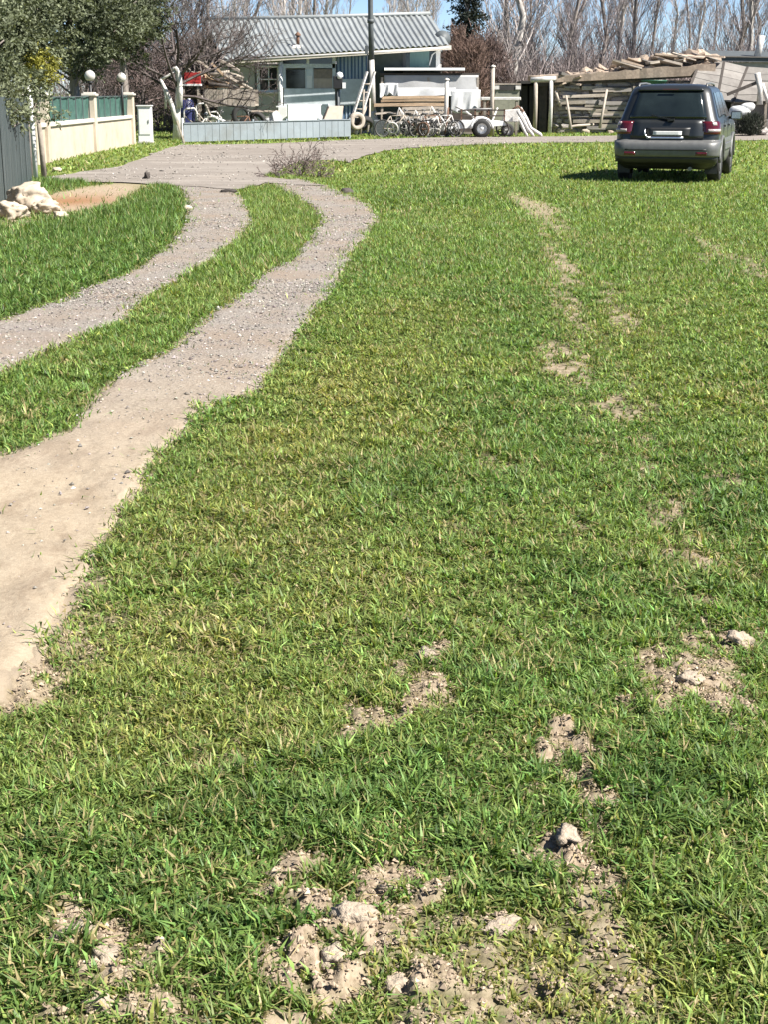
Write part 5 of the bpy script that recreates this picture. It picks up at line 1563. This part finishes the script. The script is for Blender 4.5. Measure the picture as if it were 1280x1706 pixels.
for i, (px, py, Y, r, lab) in enumerate(((655, 214, 55.0, .2, 'small pale wheel lying at the left of the scrap row'), (706, 216, 54.9, .24, 'rusty iron wheel in the middle of the scrap row'), (758, 214, 55.0, .22, 'grey iron wheel before the trailer drawbar'), (838, 214, 55.2, .26, 'dark iron wheel between trailer and plough'))):
    c = D(px, py, Y); 
    e = empty('iron_wheel', (c.x, Y, max(r, c.z)), 0, lab, 'wheel'); e.rotation_euler = (rd.uniform(-.4, .4), rd.uniform(0, 6), rd.uniform(-.6, .6))
    m = (M_WHITEWASH, M_RUST, M_GREYIRON, M_DARKWOOD)[i]
    MB().tube([(r * math.cos(2 * math.pi * k / 18), 0, r * math.sin(2 * math.pi * k / 18)) for k in range(19)], .03, 6, False).build('rim', m, e)
    s_ = MB()
    for k in range(6): s_.tube([(0, 0, 0), (r * math.cos(k * math.pi / 3), 0, r * math.sin(k * math.pi / 3))], .014, 4, False)
    s_.lathe((0, -.04, 0), [(0, 0), (.04, 0), (.04, .08), (0, .08)], 'Y', 10).build('spokes', m, e)
stk = [((640, 222), (672, 192)), ((676, 200), (700, 222)), ((700, 190), (690, 224)), ((728, 186), (750, 222)), ((748, 180), (742, 224)), ((760, 178), (790, 196)), ((764, 186), (820, 182)), ((830, 180), (812, 222)), ((862, 186), (880, 222)), ((684, 206), (732, 198))]
nm = ['leftmost', 'second', 'third', 'fourth', 'fifth', 'sixth', 'seventh', 'eighth', 'rightmost', 'longest level']
for (p, q), w in zip(stk, nm):
    a1, b1 = D(*p, 55.6), D(*q, 55.4); b1.z = max(b1.z, .02); a1.z = max(a1.z, .02)
    o = MB().tube([(0, 0, 0), (b1 - a1) * .5 + Vector((.02, 0, .03)), b1 - a1], [.035, .04, .03], 6).build('scrap_bar', rd.choice((M_RUST, M_WHITEWASH, M_GREYIRON, M_PALEWOOD)), None, a1)
    tag(o, w + ' scrap bar propped among the old bicycles and cultivators', 'bar', 'scrap bars among the implements')
# poles and lumps at the foot of the stone shed
for (p, q, lab) in (((938, 214), (990, 208), 'grey pole lying along the foot of the stone shed'), ((1000, 214), (1012, 150), 'pale pole leaning against the stone wall left of the car'), ((952, 216), (944, 160), 'thin grey pole leaning beside the shed post')):
    a1, b1 = D(*p, 60.3), D(*q, 60.75); a1.z = max(.05, a1.z)
    o = MB().tube([(0, 0, 0), (b1 - a1) * .5 + Vector((0, 0, .03)), b1 - a1], [.06, .055, .045], 7).build('old_pole', M_PALEWOOD, None, a1); tag(o, lab, 'pole')
for i, (px, py, r, lab) in enumerate(((953, 219, .16, 'pale block in the grass before the stone shed'), (1010, 217, .2, 'grey block in the grass left of the car'), (975, 216, .13, 'small tan block at the foot of the stone wall'))):
    p = G(px, py); o = MB().rock((0, 0, 0), (r * 1.3, r, r * .8), 70 + i, 3, .5, False, .6).build('loose_block', (M_LIME, M_STONE, M_TANSTONE)[i], None, (p.x, min(p.y, 60.2), r * .5)); tag(o, lab, 'block')

# ------------------------------------------------------------------ foliage and bare trees
M_NEEDLE = leaf_mat('evergreen_spray', .2, .6, .25, (1.1, 1.15, .6))
M_BARK = pm('grey_bark', (.21, .18, .16), .9, .3, 8, bmp=.5, stretch=(3, 3, .6))
M_PALEBARK = pm('pale_poplar_bark', (.42, .39, .36), .9, .25, 6, bmp=.4, stretch=(3, 3, .8), dirt=(.14, .12, .11), dirt_amt=.6)
M_DARKBARK = pm('dark_bark', (.055, .045, .042), .9, .3, 8, bmp=.5)
M_TWIG = attr_mat('twig')

def leaf_tris(cent, nrm, length, width, cols, rg):
    """small pointed leaves: one bent pair of triangles each"""
    n = len(cent)
    nrm = nrm / (np.linalg.norm(nrm, axis=1, keepdims=True) + 1e-9)
    a = rg.normal(size=(n, 3)); s = np.cross(nrm, a); s /= np.linalg.norm(s, axis=1, keepdims=True) + 1e-9
    L = np.reshape(length, (-1, 1)); Wd = np.reshape(width, (-1, 1))
    V = np.stack([cent, cent + nrm * L * .5 + s * Wd, cent + nrm * L, cent + nrm * L * .5 - s * Wd], 1)
    F = (np.arange(n)[:, None, None] * 4 + np.array([[0, 1, 2], [0, 2, 3]])[None]).reshape(-1, 3)
    C = np.repeat(cols, 4, axis=0)
    return V.reshape(-1, 3), F, C

def evergreen(name, base, clumps, label, col_lo, col_hi, per, leaf, seed, trunk_h, trunk_r=.14, spray=.05):
    """clumps: (dx, dy, z, radius) relative to the base"""
    rg = np.random.default_rng(seed)
    t = empty(name, base, 0, label, 'tree')
    V, F, C, o = [], [], [], 0
    for (x, y, z, r) in clumps:
        n = int(per * .68 * (r / .35) ** 2)
        # sprays: short twigs of leaves radiating out of the clump with drooping tips
        ns = max(6, n // 14)
        d = rg.normal(size=(ns, 3)); d /= np.linalg.norm(d, axis=1, keepdims=True)
        d[:, 2] = d[:, 2] * .85 + .05
        rad = r * rg.uniform(.45, 1.08, ns)
        root = np.array([[x, y, z]]) + d * rad[:, None] * np.array([[1, 1, .85]])
        k = 14
        tt = np.tile(np.linspace(-.5, .6, k), ns)[:, None]
        dd = np.repeat(d + rg.normal(0, .35, (ns, 3)), k, axis=0)
        p = np.repeat(root, k, axis=0) + dd * tt * (spray * 3.2) + rg.normal(0, spray * .45, (ns * k, 3))
        p[:, 2] -= np.clip(tt[:, 0], 0, 1) ** 2 * spray
        nn = dd + rg.normal(0, .6, dd.shape)
        tone = rg.uniform(0, 1) * .6 + .4 * np.repeat(rg.uniform(0, 1, ns), k)
        c = np.array(col_lo)[None] * (1 - tone[:, None]) + np.array(col_hi)[None] * tone[:, None]
        c = c * np.exp(rg.normal(0, .2, (len(c), 1)))
        v, f, c = leaf_tris(p, nn, leaf * 1.12 * rg.uniform(.6, 1.3, len(p)), leaf * .26 * rg.uniform(.7, 1.2, len(p)), c, rg)
        V.append(v); F.append(f + o); C.append(c); o += len(v)
    np_mesh('crown', np.concatenate(V), np.concatenate(F), M_NEEDLE, np.concatenate(C), t)
    top = max(c[2] for c in clumps)
    mb = MB().tube([(0, 0, -.1), (.03, .02, trunk_h * .5), (0, .05, trunk_h), (0, 0, top)], [trunk_r * 1.2, trunk_r, trunk_r * .8, trunk_r * .2], 9)
    mb.build('trunk', M_BARK, t)
    br = MB()
    for (x, y, z, r) in clumps[::2]:
        z0 = max(.4, z - .5 - .3 * math.hypot(x, y))
        br.tube([(0, 0, z0), (x * .5, y * .5, (z0 + z) / 2 + .05), (x, y, z)], [.035, .025, .01], 5)
    br.build('branches', M_BARK, t)
    return t

def blob_clumps(n, cx, cy, cz, rx, ry, rz, r0, r1, seed, shell=.5):
    r_ = random.Random(seed); out = []
    for i in range(n):
        while True:
            x, y, z = (r_.uniform(-1, 1) for _ in range(3))
            q = x * x + y * y + z * z
            if shell * shell < q < 1: break
        out.append((cx + x * rx, cy + y * ry, cz + z * rz, r_.uniform(r0, r1)))
    return out

GL, GH = (.055, .068, .036), (.19, .21, .125)
# big grey-green evergreen over the sheet fence
b = (-7.75, 28.8, 0)
cl = blob_clumps(110, 0, 0, 3.3, 1.75, 1.5, 2.2, .30, .52, 1, .45)
cl = [c for c in cl if c[2] - .55 * max(0, c[0] + .2) > 1.25] + [(-.5, -1.2, 1.45, .4), (-.9, -1.0, 1.3, .45), (-1.3, -1.2, 1.25, .42), (-.2, -1.1, 1.75, .4), (-1.6, -1.4, 1.5, .45), (.2, -1.0, 2.0, .36), (-.9, -1.7, 1.45, .36), (-1.2, -2.0, 1.3, .36)] + [(1.35 - .12 * k + random.Random(k).uniform(-.3, .3), -1.5 - .33 * k, 1.28 + random.Random(k + 50).uniform(-.3, .35), .36) for k in range(14)] + [(1.3 - .12 * k, -1.4 - .33 * k, 1.85 + random.Random(k + 80).uniform(-.2, .4), .36) for k in range(14)] + [(.9 + .03 * k, -1.0 - .1 * k, 2.3 + .12 * k, .36) for k in range(6)] + blob_clumps(22, .9, -.6, 2.75, .7, .5, .5, .26, .4, 77, .1)
evergreen('evergreen_tree', b, cl, 'big grey green evergreen overhanging the dark sheet fence', GL, GH, 420, .075, 3, 2.0)
b = (-6.75, 23.4, 0)
cl = blob_clumps(60, .1, 0, 2.3, .85, 1.3, 1.15, .26, .42, 31, .3)
cl = [c for c in cl if c[2] > 1.15 and (c[0] < .55 or c[2] > 1.45)] + [(.75, -.6 + .35 * k, 1.45 + .12 * math.sin(k * 2.1), .27) for k in range(6)] + [(.8, -.4 + .5 * k, 1.2 + .1 * math.sin(k * 3.3), .2) for k in range(4)]
evergreen('evergreen_tree', b, cl, 'small grey green evergreen at the left edge drooping over the fence top', GL, GH, 460, .07, 33, 1.6, .09)
# a second, darker one behind the cream wall
b = (-9.2, 44.5, 0)
cl = blob_clumps(120, 0, 0, 4.2, 2.1, 1.8, 2.6, .35, .6, 5, .4)
cl = [c for c in cl if c[2] > 2.25]
evergreen('evergreen_tree', b, cl, 'darker evergreen rising behind the cream wall and its lamps', (.046, .056, .034), (.165, .185, .112), 420, .105, 9, 2.2, .16, .07)
b = (-8.6, 49.6, 0)
cl = blob_clumps(80, 0, 0, 4.6, 1.35, 1.3, 2.3, .35, .55, 6, .3)
cl = [c for c in cl if c[2] > 2.7 + .3 * abs(c[0])]
evergreen('evergreen_tree', b, cl, 'slim evergreen beside the far end of the cream wall', (.046, .056, .034), (.165, .185, .112), 380, .11, 12, 2.6, .14, .07)
# yellow-green shrub at the fence end
b = G(75, 296); b = (b.x - .35, 28.6, 0)
b = (X_at(45, 28.2), 28.2, 0)
cl = blob_clumps(22, .36, -.2, 2.05, .36, .3, .30, .12, .22, 8, .2)
evergreen('yellow_shrub', b, cl, 'yellow green leafy shrub below the big evergreen at the fence end', (.11, .12, .02), (.32, .30, .06), 700, .06, 15, 1.5, .05, .035)

# bare trees -------------------------------------------------------
def grow(segs, p, d, L, r, depth, rg, up, spread, nchild, gnarl):
    """recursive limb; segs collects (p0, p1, r0, r1, depth)"""
    n = 4 if depth < 2 else 3
    q = p.copy(); dd = d.copy()
    pts = [(q.copy(), r)]
    for i in range(n):
        dd = (dd + Vector((rg.gauss(0, gnarl), rg.gauss(0, gnarl), rg.gauss(0, gnarl) + up))).normalized()
        q2 = q + dd * (L / n)
        r2 = r * (1 - (i + 1) / n * .62)
        segs.append((q.copy(), q2.copy(), pts[-1][1], r2, depth))
        q = q2; pts.append((q.copy(), r2))
    if depth >= 4 or L < .12: return
    for k in range(nchild[min(depth, len(nchild) - 1)]):
        t = rg.uniform(.25, 1.0); i = min(n - 1, int(t * n))
        a = pts[i][0].lerp(pts[i + 1][0], t * n - i)
        rr_ = pts[i][1] * .62
        ax = Vector((rg.gauss(0, 1), rg.gauss(0, 1), rg.gauss(0, .6)))
        cd = (dd + ax.normalized() * spread).normalized()
        grow(segs, a, cd, L * rg.uniform(.42, .68), max(rr_, .004), depth + 1, rg, up, spread, nchild, gnarl)

def segs_mesh(name, segs, mat, cols, parent, rmin=.006):
    p0 = np.array([s[0][:] for s in segs]); p1 = np.array([s[1][:] for s in segs])
    r0 = np.maximum(np.array([s[2] for s in segs]), rmin); r1 = np.maximum(np.array([s[3] for s in segs]), rmin * .7)
    v, f = sticks(p0, p1, r0, r1)
    rg = np.random.default_rng(len(segs))
    c = np.repeat(np.array(cols)[None] * np.exp(rg.normal(0, .22, (len(segs), 1))), 6, axis=0)
    return np_mesh(name, v, f, mat, c, parent, True)

def bare_tree(name, base, label, seed, trunk_pts, trunk_r, L, up, spread, nchild, col, trunk_mat, gnarl=.16, limbs=7, z_from=.4, white=None, group=None, cat='tree', rmin=.006):
    rg = random.Random(seed)
    t = empty(name, base, 0, label, cat, group)
    pts = [Vector(p) for p in trunk_pts]; m = len(pts)
    rad = [trunk_r * (1 - .6 * i / (m - 1)) for i in range(m)]
    MB().tube(pts, rad, 9).build('trunk', trunk_mat, t)
    segs = []
    for k in range(limbs):
        u = z_from + (1 - z_from) * (k + .5) / limbs
        i = min(m - 2, int(u * (m - 1))); p = pts[i].lerp(pts[i + 1], u * (m - 1) - i)
        az = k * 2.4 + rg.uniform(-.5, .5)
        d = Vector((math.cos(az), math.sin(az), rg.uniform(.25, .9))).normalized()
        grow(segs, p, d, L * rg.uniform(.75, 1.15), trunk_r * .42, 0, rg, up, spread, nchild, gnarl)
    segs_mesh('branches', segs, M_TWIG, col, t, rmin)
    return t

# whitewashed fruit tree left of the low fence, broad dark crown
p = G(290, 237)
t = bare_tree('fruit_tree', (X_at(292, 51.5), 51.5, 0), 'leafless fruit tree with whitewashed forked trunk left of the low fence', 4,
          [(0, 0, 0), (.05, 0, .9), (.12, .05, 1.7), (.1, .05, 2.5)], .15, 2.7, .03, .85, [6, 4, 4, 1], (.085, .07, .066), M_WHITEWASH, .2, 9, .55, rmin=.008)
q = lambda px, py: Vector((X_at(px, 51.4, 2) - t.location.x, -.1, D(px, py, 51.4).z))
MB().tube([q(291, 206), q(286, 180), q(277, 155), q(267, 132)], [.10, .085, .07, .05], 8).tube([q(268, 133), q(280, 127), q(292, 119)], [.045, .04, .04], 7).tube([q(297, 180), q(299, 150), q(298, 122), q(293, 114), q(287, 117)], [.11, .10, .09, .08, .05], 8).tube([q(274, 182), q(275, 160), q(272, 146)], [.04, .05, .04], 7).build('whitewashed_limbs', M_WHITEWASH, t)
bare_tree('fruit_tree', (X_at(345, 58.6), 58.6, 0), 'dark leafless fruit tree spreading before the left end of the house roof', 14,
          [(0, 0, 0), (-.05, 0, .8), (.05, .05, 1.5), (.0, .0, 2.1)], .13, 2.2, .09, .7, [4, 3, 3, 1], (.14, .12, .11), M_DARKBARK, .16, 7, .85, rmin=.009)
bare_tree('fruit_tree', (X_at(238, 54.5), 54.5, 0), 'leafless brownish tree tangled behind the meter cabinet', 24,
          [(0, 0, 0), (.05, 0, .7), (.0, .05, 1.4), (.1, .0, 2.2)], .13, 2.2, .02, .9, [6, 5, 4, 1], (.105, .078, .072), M_DARKBARK, .25, 9, .3, rmin=.009)
bare_tree('fruit_tree', (X_at(300, 62), 62, 0), 'tall dark leafless tree reaching above the left roof end', 34,
          [(0, 0, 0), (.1, 0, 1.2), (.0, .1, 2.6), (.2, .0, 3.8)], .14, 2.8, .06, .65, [5, 4, 3, 1], (.085, .075, .08), M_DARKBARK, .16, 9, .5, rmin=.010)

# rust-brown bush right of the house and dark columnar conifer
def bush(name, base, n, rx, rz, col, label, seed, L=.8, r=.011, cat='shrub', stuff=False):
    rg = np.random.default_rng(seed)
    t = empty(name, base, 0, label, cat)
    stems = 16
    P0, P1, R0, R1 = [], [], [], []
    for k in range(stems):
        a = rg.uniform(0, 6.28); d = np.array([math.cos(a) * rx * .5 * rg.uniform(.1, 1), math.sin(a) * rx * .5 * rg.uniform(.1, 1), rz * rg.uniform(.75, 1.0)])
        for s in range(4):
            P0.append(d * (s / 4) ** np.array([.8, .8, 1])); P1.append(d * ((s + 1) / 4) ** np.array([.8, .8, 1])); R0.append(.035 * (1 - s / 4.6)); R1.append(.035 * (1 - (s + 1) / 4.6))
    v, f = sticks(np.array(P0), np.array(P1), np.array(R0), np.array(R1))
    np_mesh('stems', v, f, M_TWIG, np.tile(np.array([col]) * .6, (len(v), 1)), t)
    z = rg.uniform(.08, 1, n); prof = np.sin(np.pi * np.clip(z * .8 + .12, 0, 1)) ** .6
    a = rg.uniform(0, 6.28, n); rr_ = np.sqrt(rg.uniform(0, 1, n)) * rx * prof
    lump = .8 + .35 * vnoise(a * 2 + 50, z * 5, seed)
    p0 = np.stack([np.cos(a) * rr_ * lump, np.sin(a) * rr_ * lump, z * rz * lump], 1)
    d = p0 * np.array([[.5, .5, .0]]) / rx + np.array([[0, 0, .9]]) + rg.normal(0, .45, (n, 3))
    d /= np.linalg.norm(d, axis=1, keepdims=True)
    ln = L * rg.uniform(.3, 1, n)[:, None]
    v, f = sticks(p0, p0 + d * ln, np.full(n, r), np.full(n, r * .4))
    c = np.repeat(np.array([col]) * np.exp(rg.normal(0, .35, (n, 1))), 6, axis=0)
    np_mesh('twigs', v, f, M_TWIG, c, t)
    return t
bush('rusty_shrub', (X_at(775, 66), 66, 0), 7000, 1.1, 3.9, (.155, .105, .085), 'tall rust brown bare shrub right of the house roof', 3, .5, .013)
bush('rusty_shrub', (X_at(812, 68), 68, 0), 5000, 1.1, 3.9, (.14, .10, .088), 'second rust brown shrub behind the tall pale post', 5, .5, .013)
bush('rusty_shrub', (X_at(752, 67.5), 67.5, 0), 3500, .9, 3.4, (.13, .09, .078), 'low brown shrub tucked against the house gable', 8, .5, .013)
b = (X_at(776, 69.5), 69.5, 0)
cl = []
r_ = random.Random(3)
for k in range(30):
    z = 2.8 + k * .32
    w = 1.35 * (1 - k / 60)
    for j in range(6): 
        a = r_.uniform(0, 6.28); cl.append((math.cos(a) * w * r_.uniform(.2, .6), math.sin(a) * w * r_.uniform(.2, .6), z + r_.uniform(-.1, .1), r_.uniform(.22, .36)))
evergreen('columnar_conifer', b, cl, 'dark narrow conifer rising behind the rust brown shrubs', (.008, .012, .010), (.045, .055, .040), 240, .13, 19, 3.0, .14, .08)

# poplars: a few kinds, then copies
def poplar(seed, pale):
    rg = random.Random(seed)
    t = empty('poplar_tree', (0, 0, -50), 0, None, None)
    hgt = rg.uniform(13, 17)
    pts = [Vector((rg.gauss(0, .07) * i, rg.gauss(0, .07) * i, hgt * i / 7)) for i in range(8)]
    r0 = rg.uniform(.10, .155)
    MB().tube(pts, [r0 * (1 - .85 * i / 7) for i in range(8)], 8).build('trunk', M_PALEBARK if pale else M_BARK, t)
    segs = []
    for k in range(46):
        u = rg.uniform(.06, .95) ** 1.25
        i = min(6, int(u * 7)); p = pts[i].lerp(pts[i + 1], u * 7 - i)
        az = rg.uniform(0, 6.28); d = Vector((math.cos(az), math.sin(az), rg.uniform(1.1, 2.4))).normalized()
        grow(segs, p, d, rg.uniform(1.2, 3.0) * (1 - .45 * u), r0 * .30 * (1 - .6 * u), 1, rg, .10, .45, [0, 5, 4, 1], .07)
    segs_mesh('branches', segs, M_TWIG, (.36, .32, .305) if pale else (.265, .23, .23), t, .0085)  # twig colours lightened to suggest haze
    return t
kinds = [poplar(40 + k, k % 3 == 0) for k in range(5)]
spots = []
r_ = random.Random(12)
for row, (Yr, step) in enumerate(((75, 2.4), (84, 2.2), (95, 2.2))):
    x = X_at(835, Yr, 2) + r_.uniform(0, 1)
    xe = X_at(1310, Yr, 2)
    while x < xe:
        spots.append((x, Yr + r_.uniform(-3, 3), 'right')); x += step * r_.uniform(.6, 1.5)
for (px, Yr) in ((470, 84), (486, 92), (500, 80), (512, 96), (528, 86), (540, 102), (455, 98), (425, 100), (408, 108), (390, 95), (372, 112), (655, 110), (668, 122), (682, 105), (697, 115), (708, 125), (722, 130), (640, 130), (575, 150), (350, 104), (330, 90), (310, 110)):
    spots.append((X_at(px, Yr, 4), Yr, 'house' if px < 560 else 'mid'))
first = [True] * len(kinds)
labs = {'right': 'tall leafless poplar in the dense row behind the stone shed', 'house': 'leafless poplar rising above the left half of the house roof', 'mid': 'distant leafless poplar above the right half of the house roof'}
grps = {'right': 'bare poplars behind the stone shed', 'house': 'bare poplars above the left roof half', 'mid': 'distant bare poplars above the right roof half'}
for i, (x, y, w) in enumerate(spots):
    k = r_.randrange(len(kinds)) 
    if first[k]: o = kinds[k]; first[k] = False
    else: o = copy_tree(kinds[k])
    o.location = (x, y, 0); o.rotation_euler = (0, 0, r_.uniform(0, 6.28)); s = r_.uniform(.8, 1.2) ; o.scale = (s, s, s * r_.uniform(.9, 1.1))
    tag(o, labs[w], 'tree', grps[w])
# the pale stout one
o = copy_tree(kinds[0]); o.location = (X_at(868, 72, 3), 72, 0); o.scale = (1.9, 1.9, 1.2); o.rotation_euler = (0, 0, 1); tag(o, 'stout pale trunked poplar left of the others behind the scrap yard', 'tree')
if 'group' in o: del o['group']
for k in range(len(kinds)):
    if first[k]:
        for ch in list(kinds[k].children): bpy.data.objects.remove(ch)
        bpy.data.objects.remove(kinds[k])

# brush under the poplars: too dense to count
def thicket(name, label, x0, x1, y0, y1, h0, h1, n, col, seed, L=1.3, r=.014):
    rg = np.random.default_rng(seed)
    x = rg.uniform(x0, x1, n); y = rg.uniform(y0, y1, n)
    top = h0 + (h1 - h0) * (.55 * vnoise(x * .45, y * .3, seed) + .45 * vnoise(x * 1.4, y * .9, seed + 4))
    z = rg.uniform(0, 1, n) ** .8 * top
    d = rg.normal(0, .42, (n, 3)) + np.array([[0, 0, .95]]); d /= np.linalg.norm(d, axis=1, keepdims=True)
    p0 = np.stack([x, y, np.maximum(0, z - .2)], 1)
    v, f = sticks(p0, p0 + d * (L * rg.uniform(.35, 1, n))[:, None], np.full(n, r), np.full(n, r * .35))
    tone = np.exp(rg.normal(0, .35, (n, 1))) * (.8 + .5 * vnoise(x * .8, y * .8, seed + 9)[:, None])
    o = np_mesh(name, v, f, M_TWIG, np.repeat(np.array([col]) * tone, 6, axis=0))
    tag(o, label, 'brush', kind='stuff')
thicket('brush', 'dense brown leafless brush under the poplars behind the stone shed', X_at(800, 72), X_at(1420, 72), 67, 80, 1.6, 3.7, 16000, (.165, .135, .13), 5, 1.2, .016)
thicket('brush', 'mauve leafless undergrowth deeper among the poplars', X_at(780, 95), X_at(1450, 95), 82, 104, 2.2, 4.2, 9000, (.21, .18, .185), 7, 1.8, .022)
thicket('brush', 'leafless brush behind the left end of the house and the evergreens', X_at(120, 64), X_at(420, 66), 63, 72, 2.0, 5.0, 8500, (.13, .105, .10), 9, 1.2, .016)
thicket('brush', 'distant leafless undergrowth behind the house', X_at(-200, 130), X_at(900, 130), 120, 140, 3.0, 6.0, 7500, (.19, .17, .17), 13, 2.2, .035)

# dead twiggy bush on the grass island, weeds
def dead_bush(px, py, label, n, h, w, seed, col=(.15, .115, .105)):
    p = G(px, py); rg = random.Random(seed)
    t = empty('dead_bush', (p.x, p.y, 0), 0, label, 'shrub')
    segs = []
    for k in range(n):
        a = rg.uniform(0, 6.28); d = Vector((math.cos(a) * w, math.sin(a) * w, rg.uniform(.4, 1.2))).normalized()
        grow(segs, Vector((math.cos(a) * .1 * w, math.sin(a) * .1, 0)), d, h * rg.uniform(.6, 1.1), .010, 1, rg, .0, .8, [0, 5, 3, 1], .2)
    segs_mesh('twigs', segs, M_TWIG, col, t, .0055)
    MB().tube([(0, 0, -.05), (.02, 0, .10)], [.05, .03], 7).build('stump', M_DARKBARK, t)
dead_bush(498, 292, 'dead twiggy purple brown bush on the grass island by the road', 16, .62, 1.1, 3)
dead_bush(530, 296, 'low dead twigs right of the purple brown bush', 9, .35, 1.4, 6)
dead_bush(462, 297, 'thin dry twigs lying at the left tip of the grass island', 6, .3, 1.8, 8)
bush('dark_shrub', (X_at(1252, 56.8), 56.8, 0), 1800, .55, .75, (.03, .035, .025), 'dark low shrub at the right edge behind the car', 9, .25, .010)

# ------------------------------------------------------------------ gravel on the tracks, clods of soil
def pebbles(name, label, pts, size, cols, mat, seed):
    rg = np.random.default_rng(seed); n = len(pts)
    base = np.array([[1, 0, 0], [0, 1, 0], [-1, 0, 0], [0, -1, 0], [0, 0, .8], [0, 0, -.6]], float)
    tri_ = np.array([[0, 1, 4], [1, 2, 4], [2, 3, 4], [3, 0, 4], [1, 0, 5], [2, 1, 5], [3, 2, 5], [0, 3, 5]])
    j = base[None] * rg.uniform(.6, 1.2, (n, 6, 1)) + rg.normal(0, .16, (n, 6, 3))
    a = rg.uniform(0, 6.28, n); ca, sa = np.cos(a)[:, None], np.sin(a)[:, None]
    x = j[..., 0] * ca - j[..., 1] * sa; y = j[..., 0] * sa + j[..., 1] * ca
    V = np.stack([x, y, j[..., 2] * .85], -1) * size[:, None, None] + pts[:, None, :]
    F = (np.arange(n)[:, None, None] * 6 + tri_[None]).reshape(-1, 3)
    o = np_mesh(name, V.reshape(-1, 3), F, mat, np.repeat(cols, 6, axis=0))
    return tag(o, label, 'gravel' if 'gravel' in name else 'soil', kind='stuff')
M_PEB = attr_mat('pebble', .9, .2)
def gravel():
    rg = np.random.default_rng(31)
    X, Yv = [], []
    for y0, y1, dens in ((4, 9, 900), (9, 13, 850), (13, 20, 380), (20, 30, 100)):
        n = int((y1 - y0) * y1 * .66 * dens); x = rg.uniform(-.36 * y1, .1 * y1, n); y = rg.uniform(y0, y1, n)
        k = in_ruts(x, y, .05)
        p = vnoise(x * 1.2, y * 1.2, 3)
        k &= rg.random(n) < np.clip(.25 + p, 0, 1) * np.where(y < 9, (.10 + .90 * sstep(7.6, 9.3, y + vnoise(x * 2, y * 2, 5) * 1.2)), 1)
        X.append(x[k]); Yv.append(y[k])
    x = np.concatenate(X); y = np.concatenate(Yv); n = len(x)
    size = np.minimum(np.exp(rg.normal(-5.15, .4, n)), .016) * np.clip(.7 + y / 22, .7, 1.6)
    c = np.array([.225, .203, .182])[None] * np.exp(rg.normal(0, .36, (n, 1))) * rg.uniform(.93, 1.07, (n, 3))
    pebbles('gravel', 'loose grey gravel strewn over the wheel tracks', np.stack([x, y, height(x, y) + .014 + size * .25], 1), size, np.clip(c, .04, .6), M_PEB, 3)
gravel()
def road_stones():
    rg = np.random.default_rng(41); n = 30000
    x = rg.uniform(-9, 12, n); y = rg.uniform(27, 56, n)
    k = inpoly(x, y, W_ROAD) & (rg.random(n) < vnoise(x * .7, y * .35, 4) ** 2); x, y = x[k], y[k]; n = len(x)
    size = np.minimum(np.exp(rg.normal(-4.1, .45, n)), .05)
    c = np.array([.22, .20, .18])[None] * np.exp(rg.normal(0, .42, (n, 1)))
    pebbles('gravel', 'loose stones and grit lying on the dirt road', np.stack([x, y, .022 + size * .2], 1), size, np.clip(c, .04, .5), M_PEB, 9)
road_stones()
def clods():
    rg = np.random.default_rng(37)
    y = np.concatenate([rg.uniform(2.1, 14, 90000), rg.uniform(2.1, 4.6, 135000)]); n = len(y); x = rg.uniform(-1, 1, n) * (.2775 * y + .5)
    m = soil_mask(x, y)
    k = (rg.random(n) < np.clip(m * 1.1 - .15, 0, 1) * np.clip(7 / y, .3, 1)) & ~in_ruts(x, y, .05)
    x, y = x[k], y[k]; n = len(x)
    size = np.minimum(np.exp(rg.normal(-5.75, .55, n)), .0085)
    c = np.array([.27, .21, .15])[None] * np.exp(rg.normal(0, .28, (n, 1)))
    pebbles('soil_crumbs', 'crumbly pale soil scattered over the bare patches of the field', np.stack([x, y, height(x, y) + size * .3], 1), size, np.clip(c, .03, .6), M_PEB, 5)
clods()
M_CLOD = pm('soil_clod', (.35, .285, .215), .95, .25, 40, bmp=.8, dirt=(.15, .115, .085), dirt_amt=.7)
def clod(px, py, r, seed, label, sq=(1.3, 1, .6)):
    p = G(px, py)
    r *= .8; o = MB().rock((0, 0, 0), (r * sq[0], r * sq[1], r * sq[2]), seed, 3, 1.5, False, .85).build('soil_clod', M_CLOD, None, (p.x, p.y, H1(p.x, p.y) + r * .05), (0, 0, seed))
    tag(o, label, 'clod')
clod(125, 1560, .060, 1, 'pale lumpy soil clod in the bottom left bare patch', (1.5, 1.0, .6))
clod(175, 1600, .045, 2, 'soil clod right below the pale lump at bottom left')
clod(590, 1545, .050, 3, 'tan soil clod at the top of the large bottom bare patch')
clod(560, 1600, .045, 4, 'cracked soil clod left of the centre of the bottom bare patch')
clod(660, 1645, .040, 5, 'pale soil clod near the bottom edge of the large bare patch')
clod(670, 1488, .050, 6, 'wide soil clod above the large bottom bare patch', (1.6, .9, .5))
clod(835, 1553, .045, 7, 'flat pale clod alone right of the large bare patch', (1.7, .9, .45))
clod(712, 1098, .040, 8, 'whitish flat stone in mid field grass', (1.5, 1, .5))
clod(1232, 1078, .048, 9, 'round pale clod near the right edge', (1.2, 1, .7))
clod(1150, 1150, .05, 10, 'brown clod in the bare patch near the right edge')
clod(945, 1425, .045, 11, 'dry clod at the end of the narrow bare furrow', (1.7, .9, .5))
clod(170, 1690, .045, 12, 'pale clod at the very bottom left corner patch')
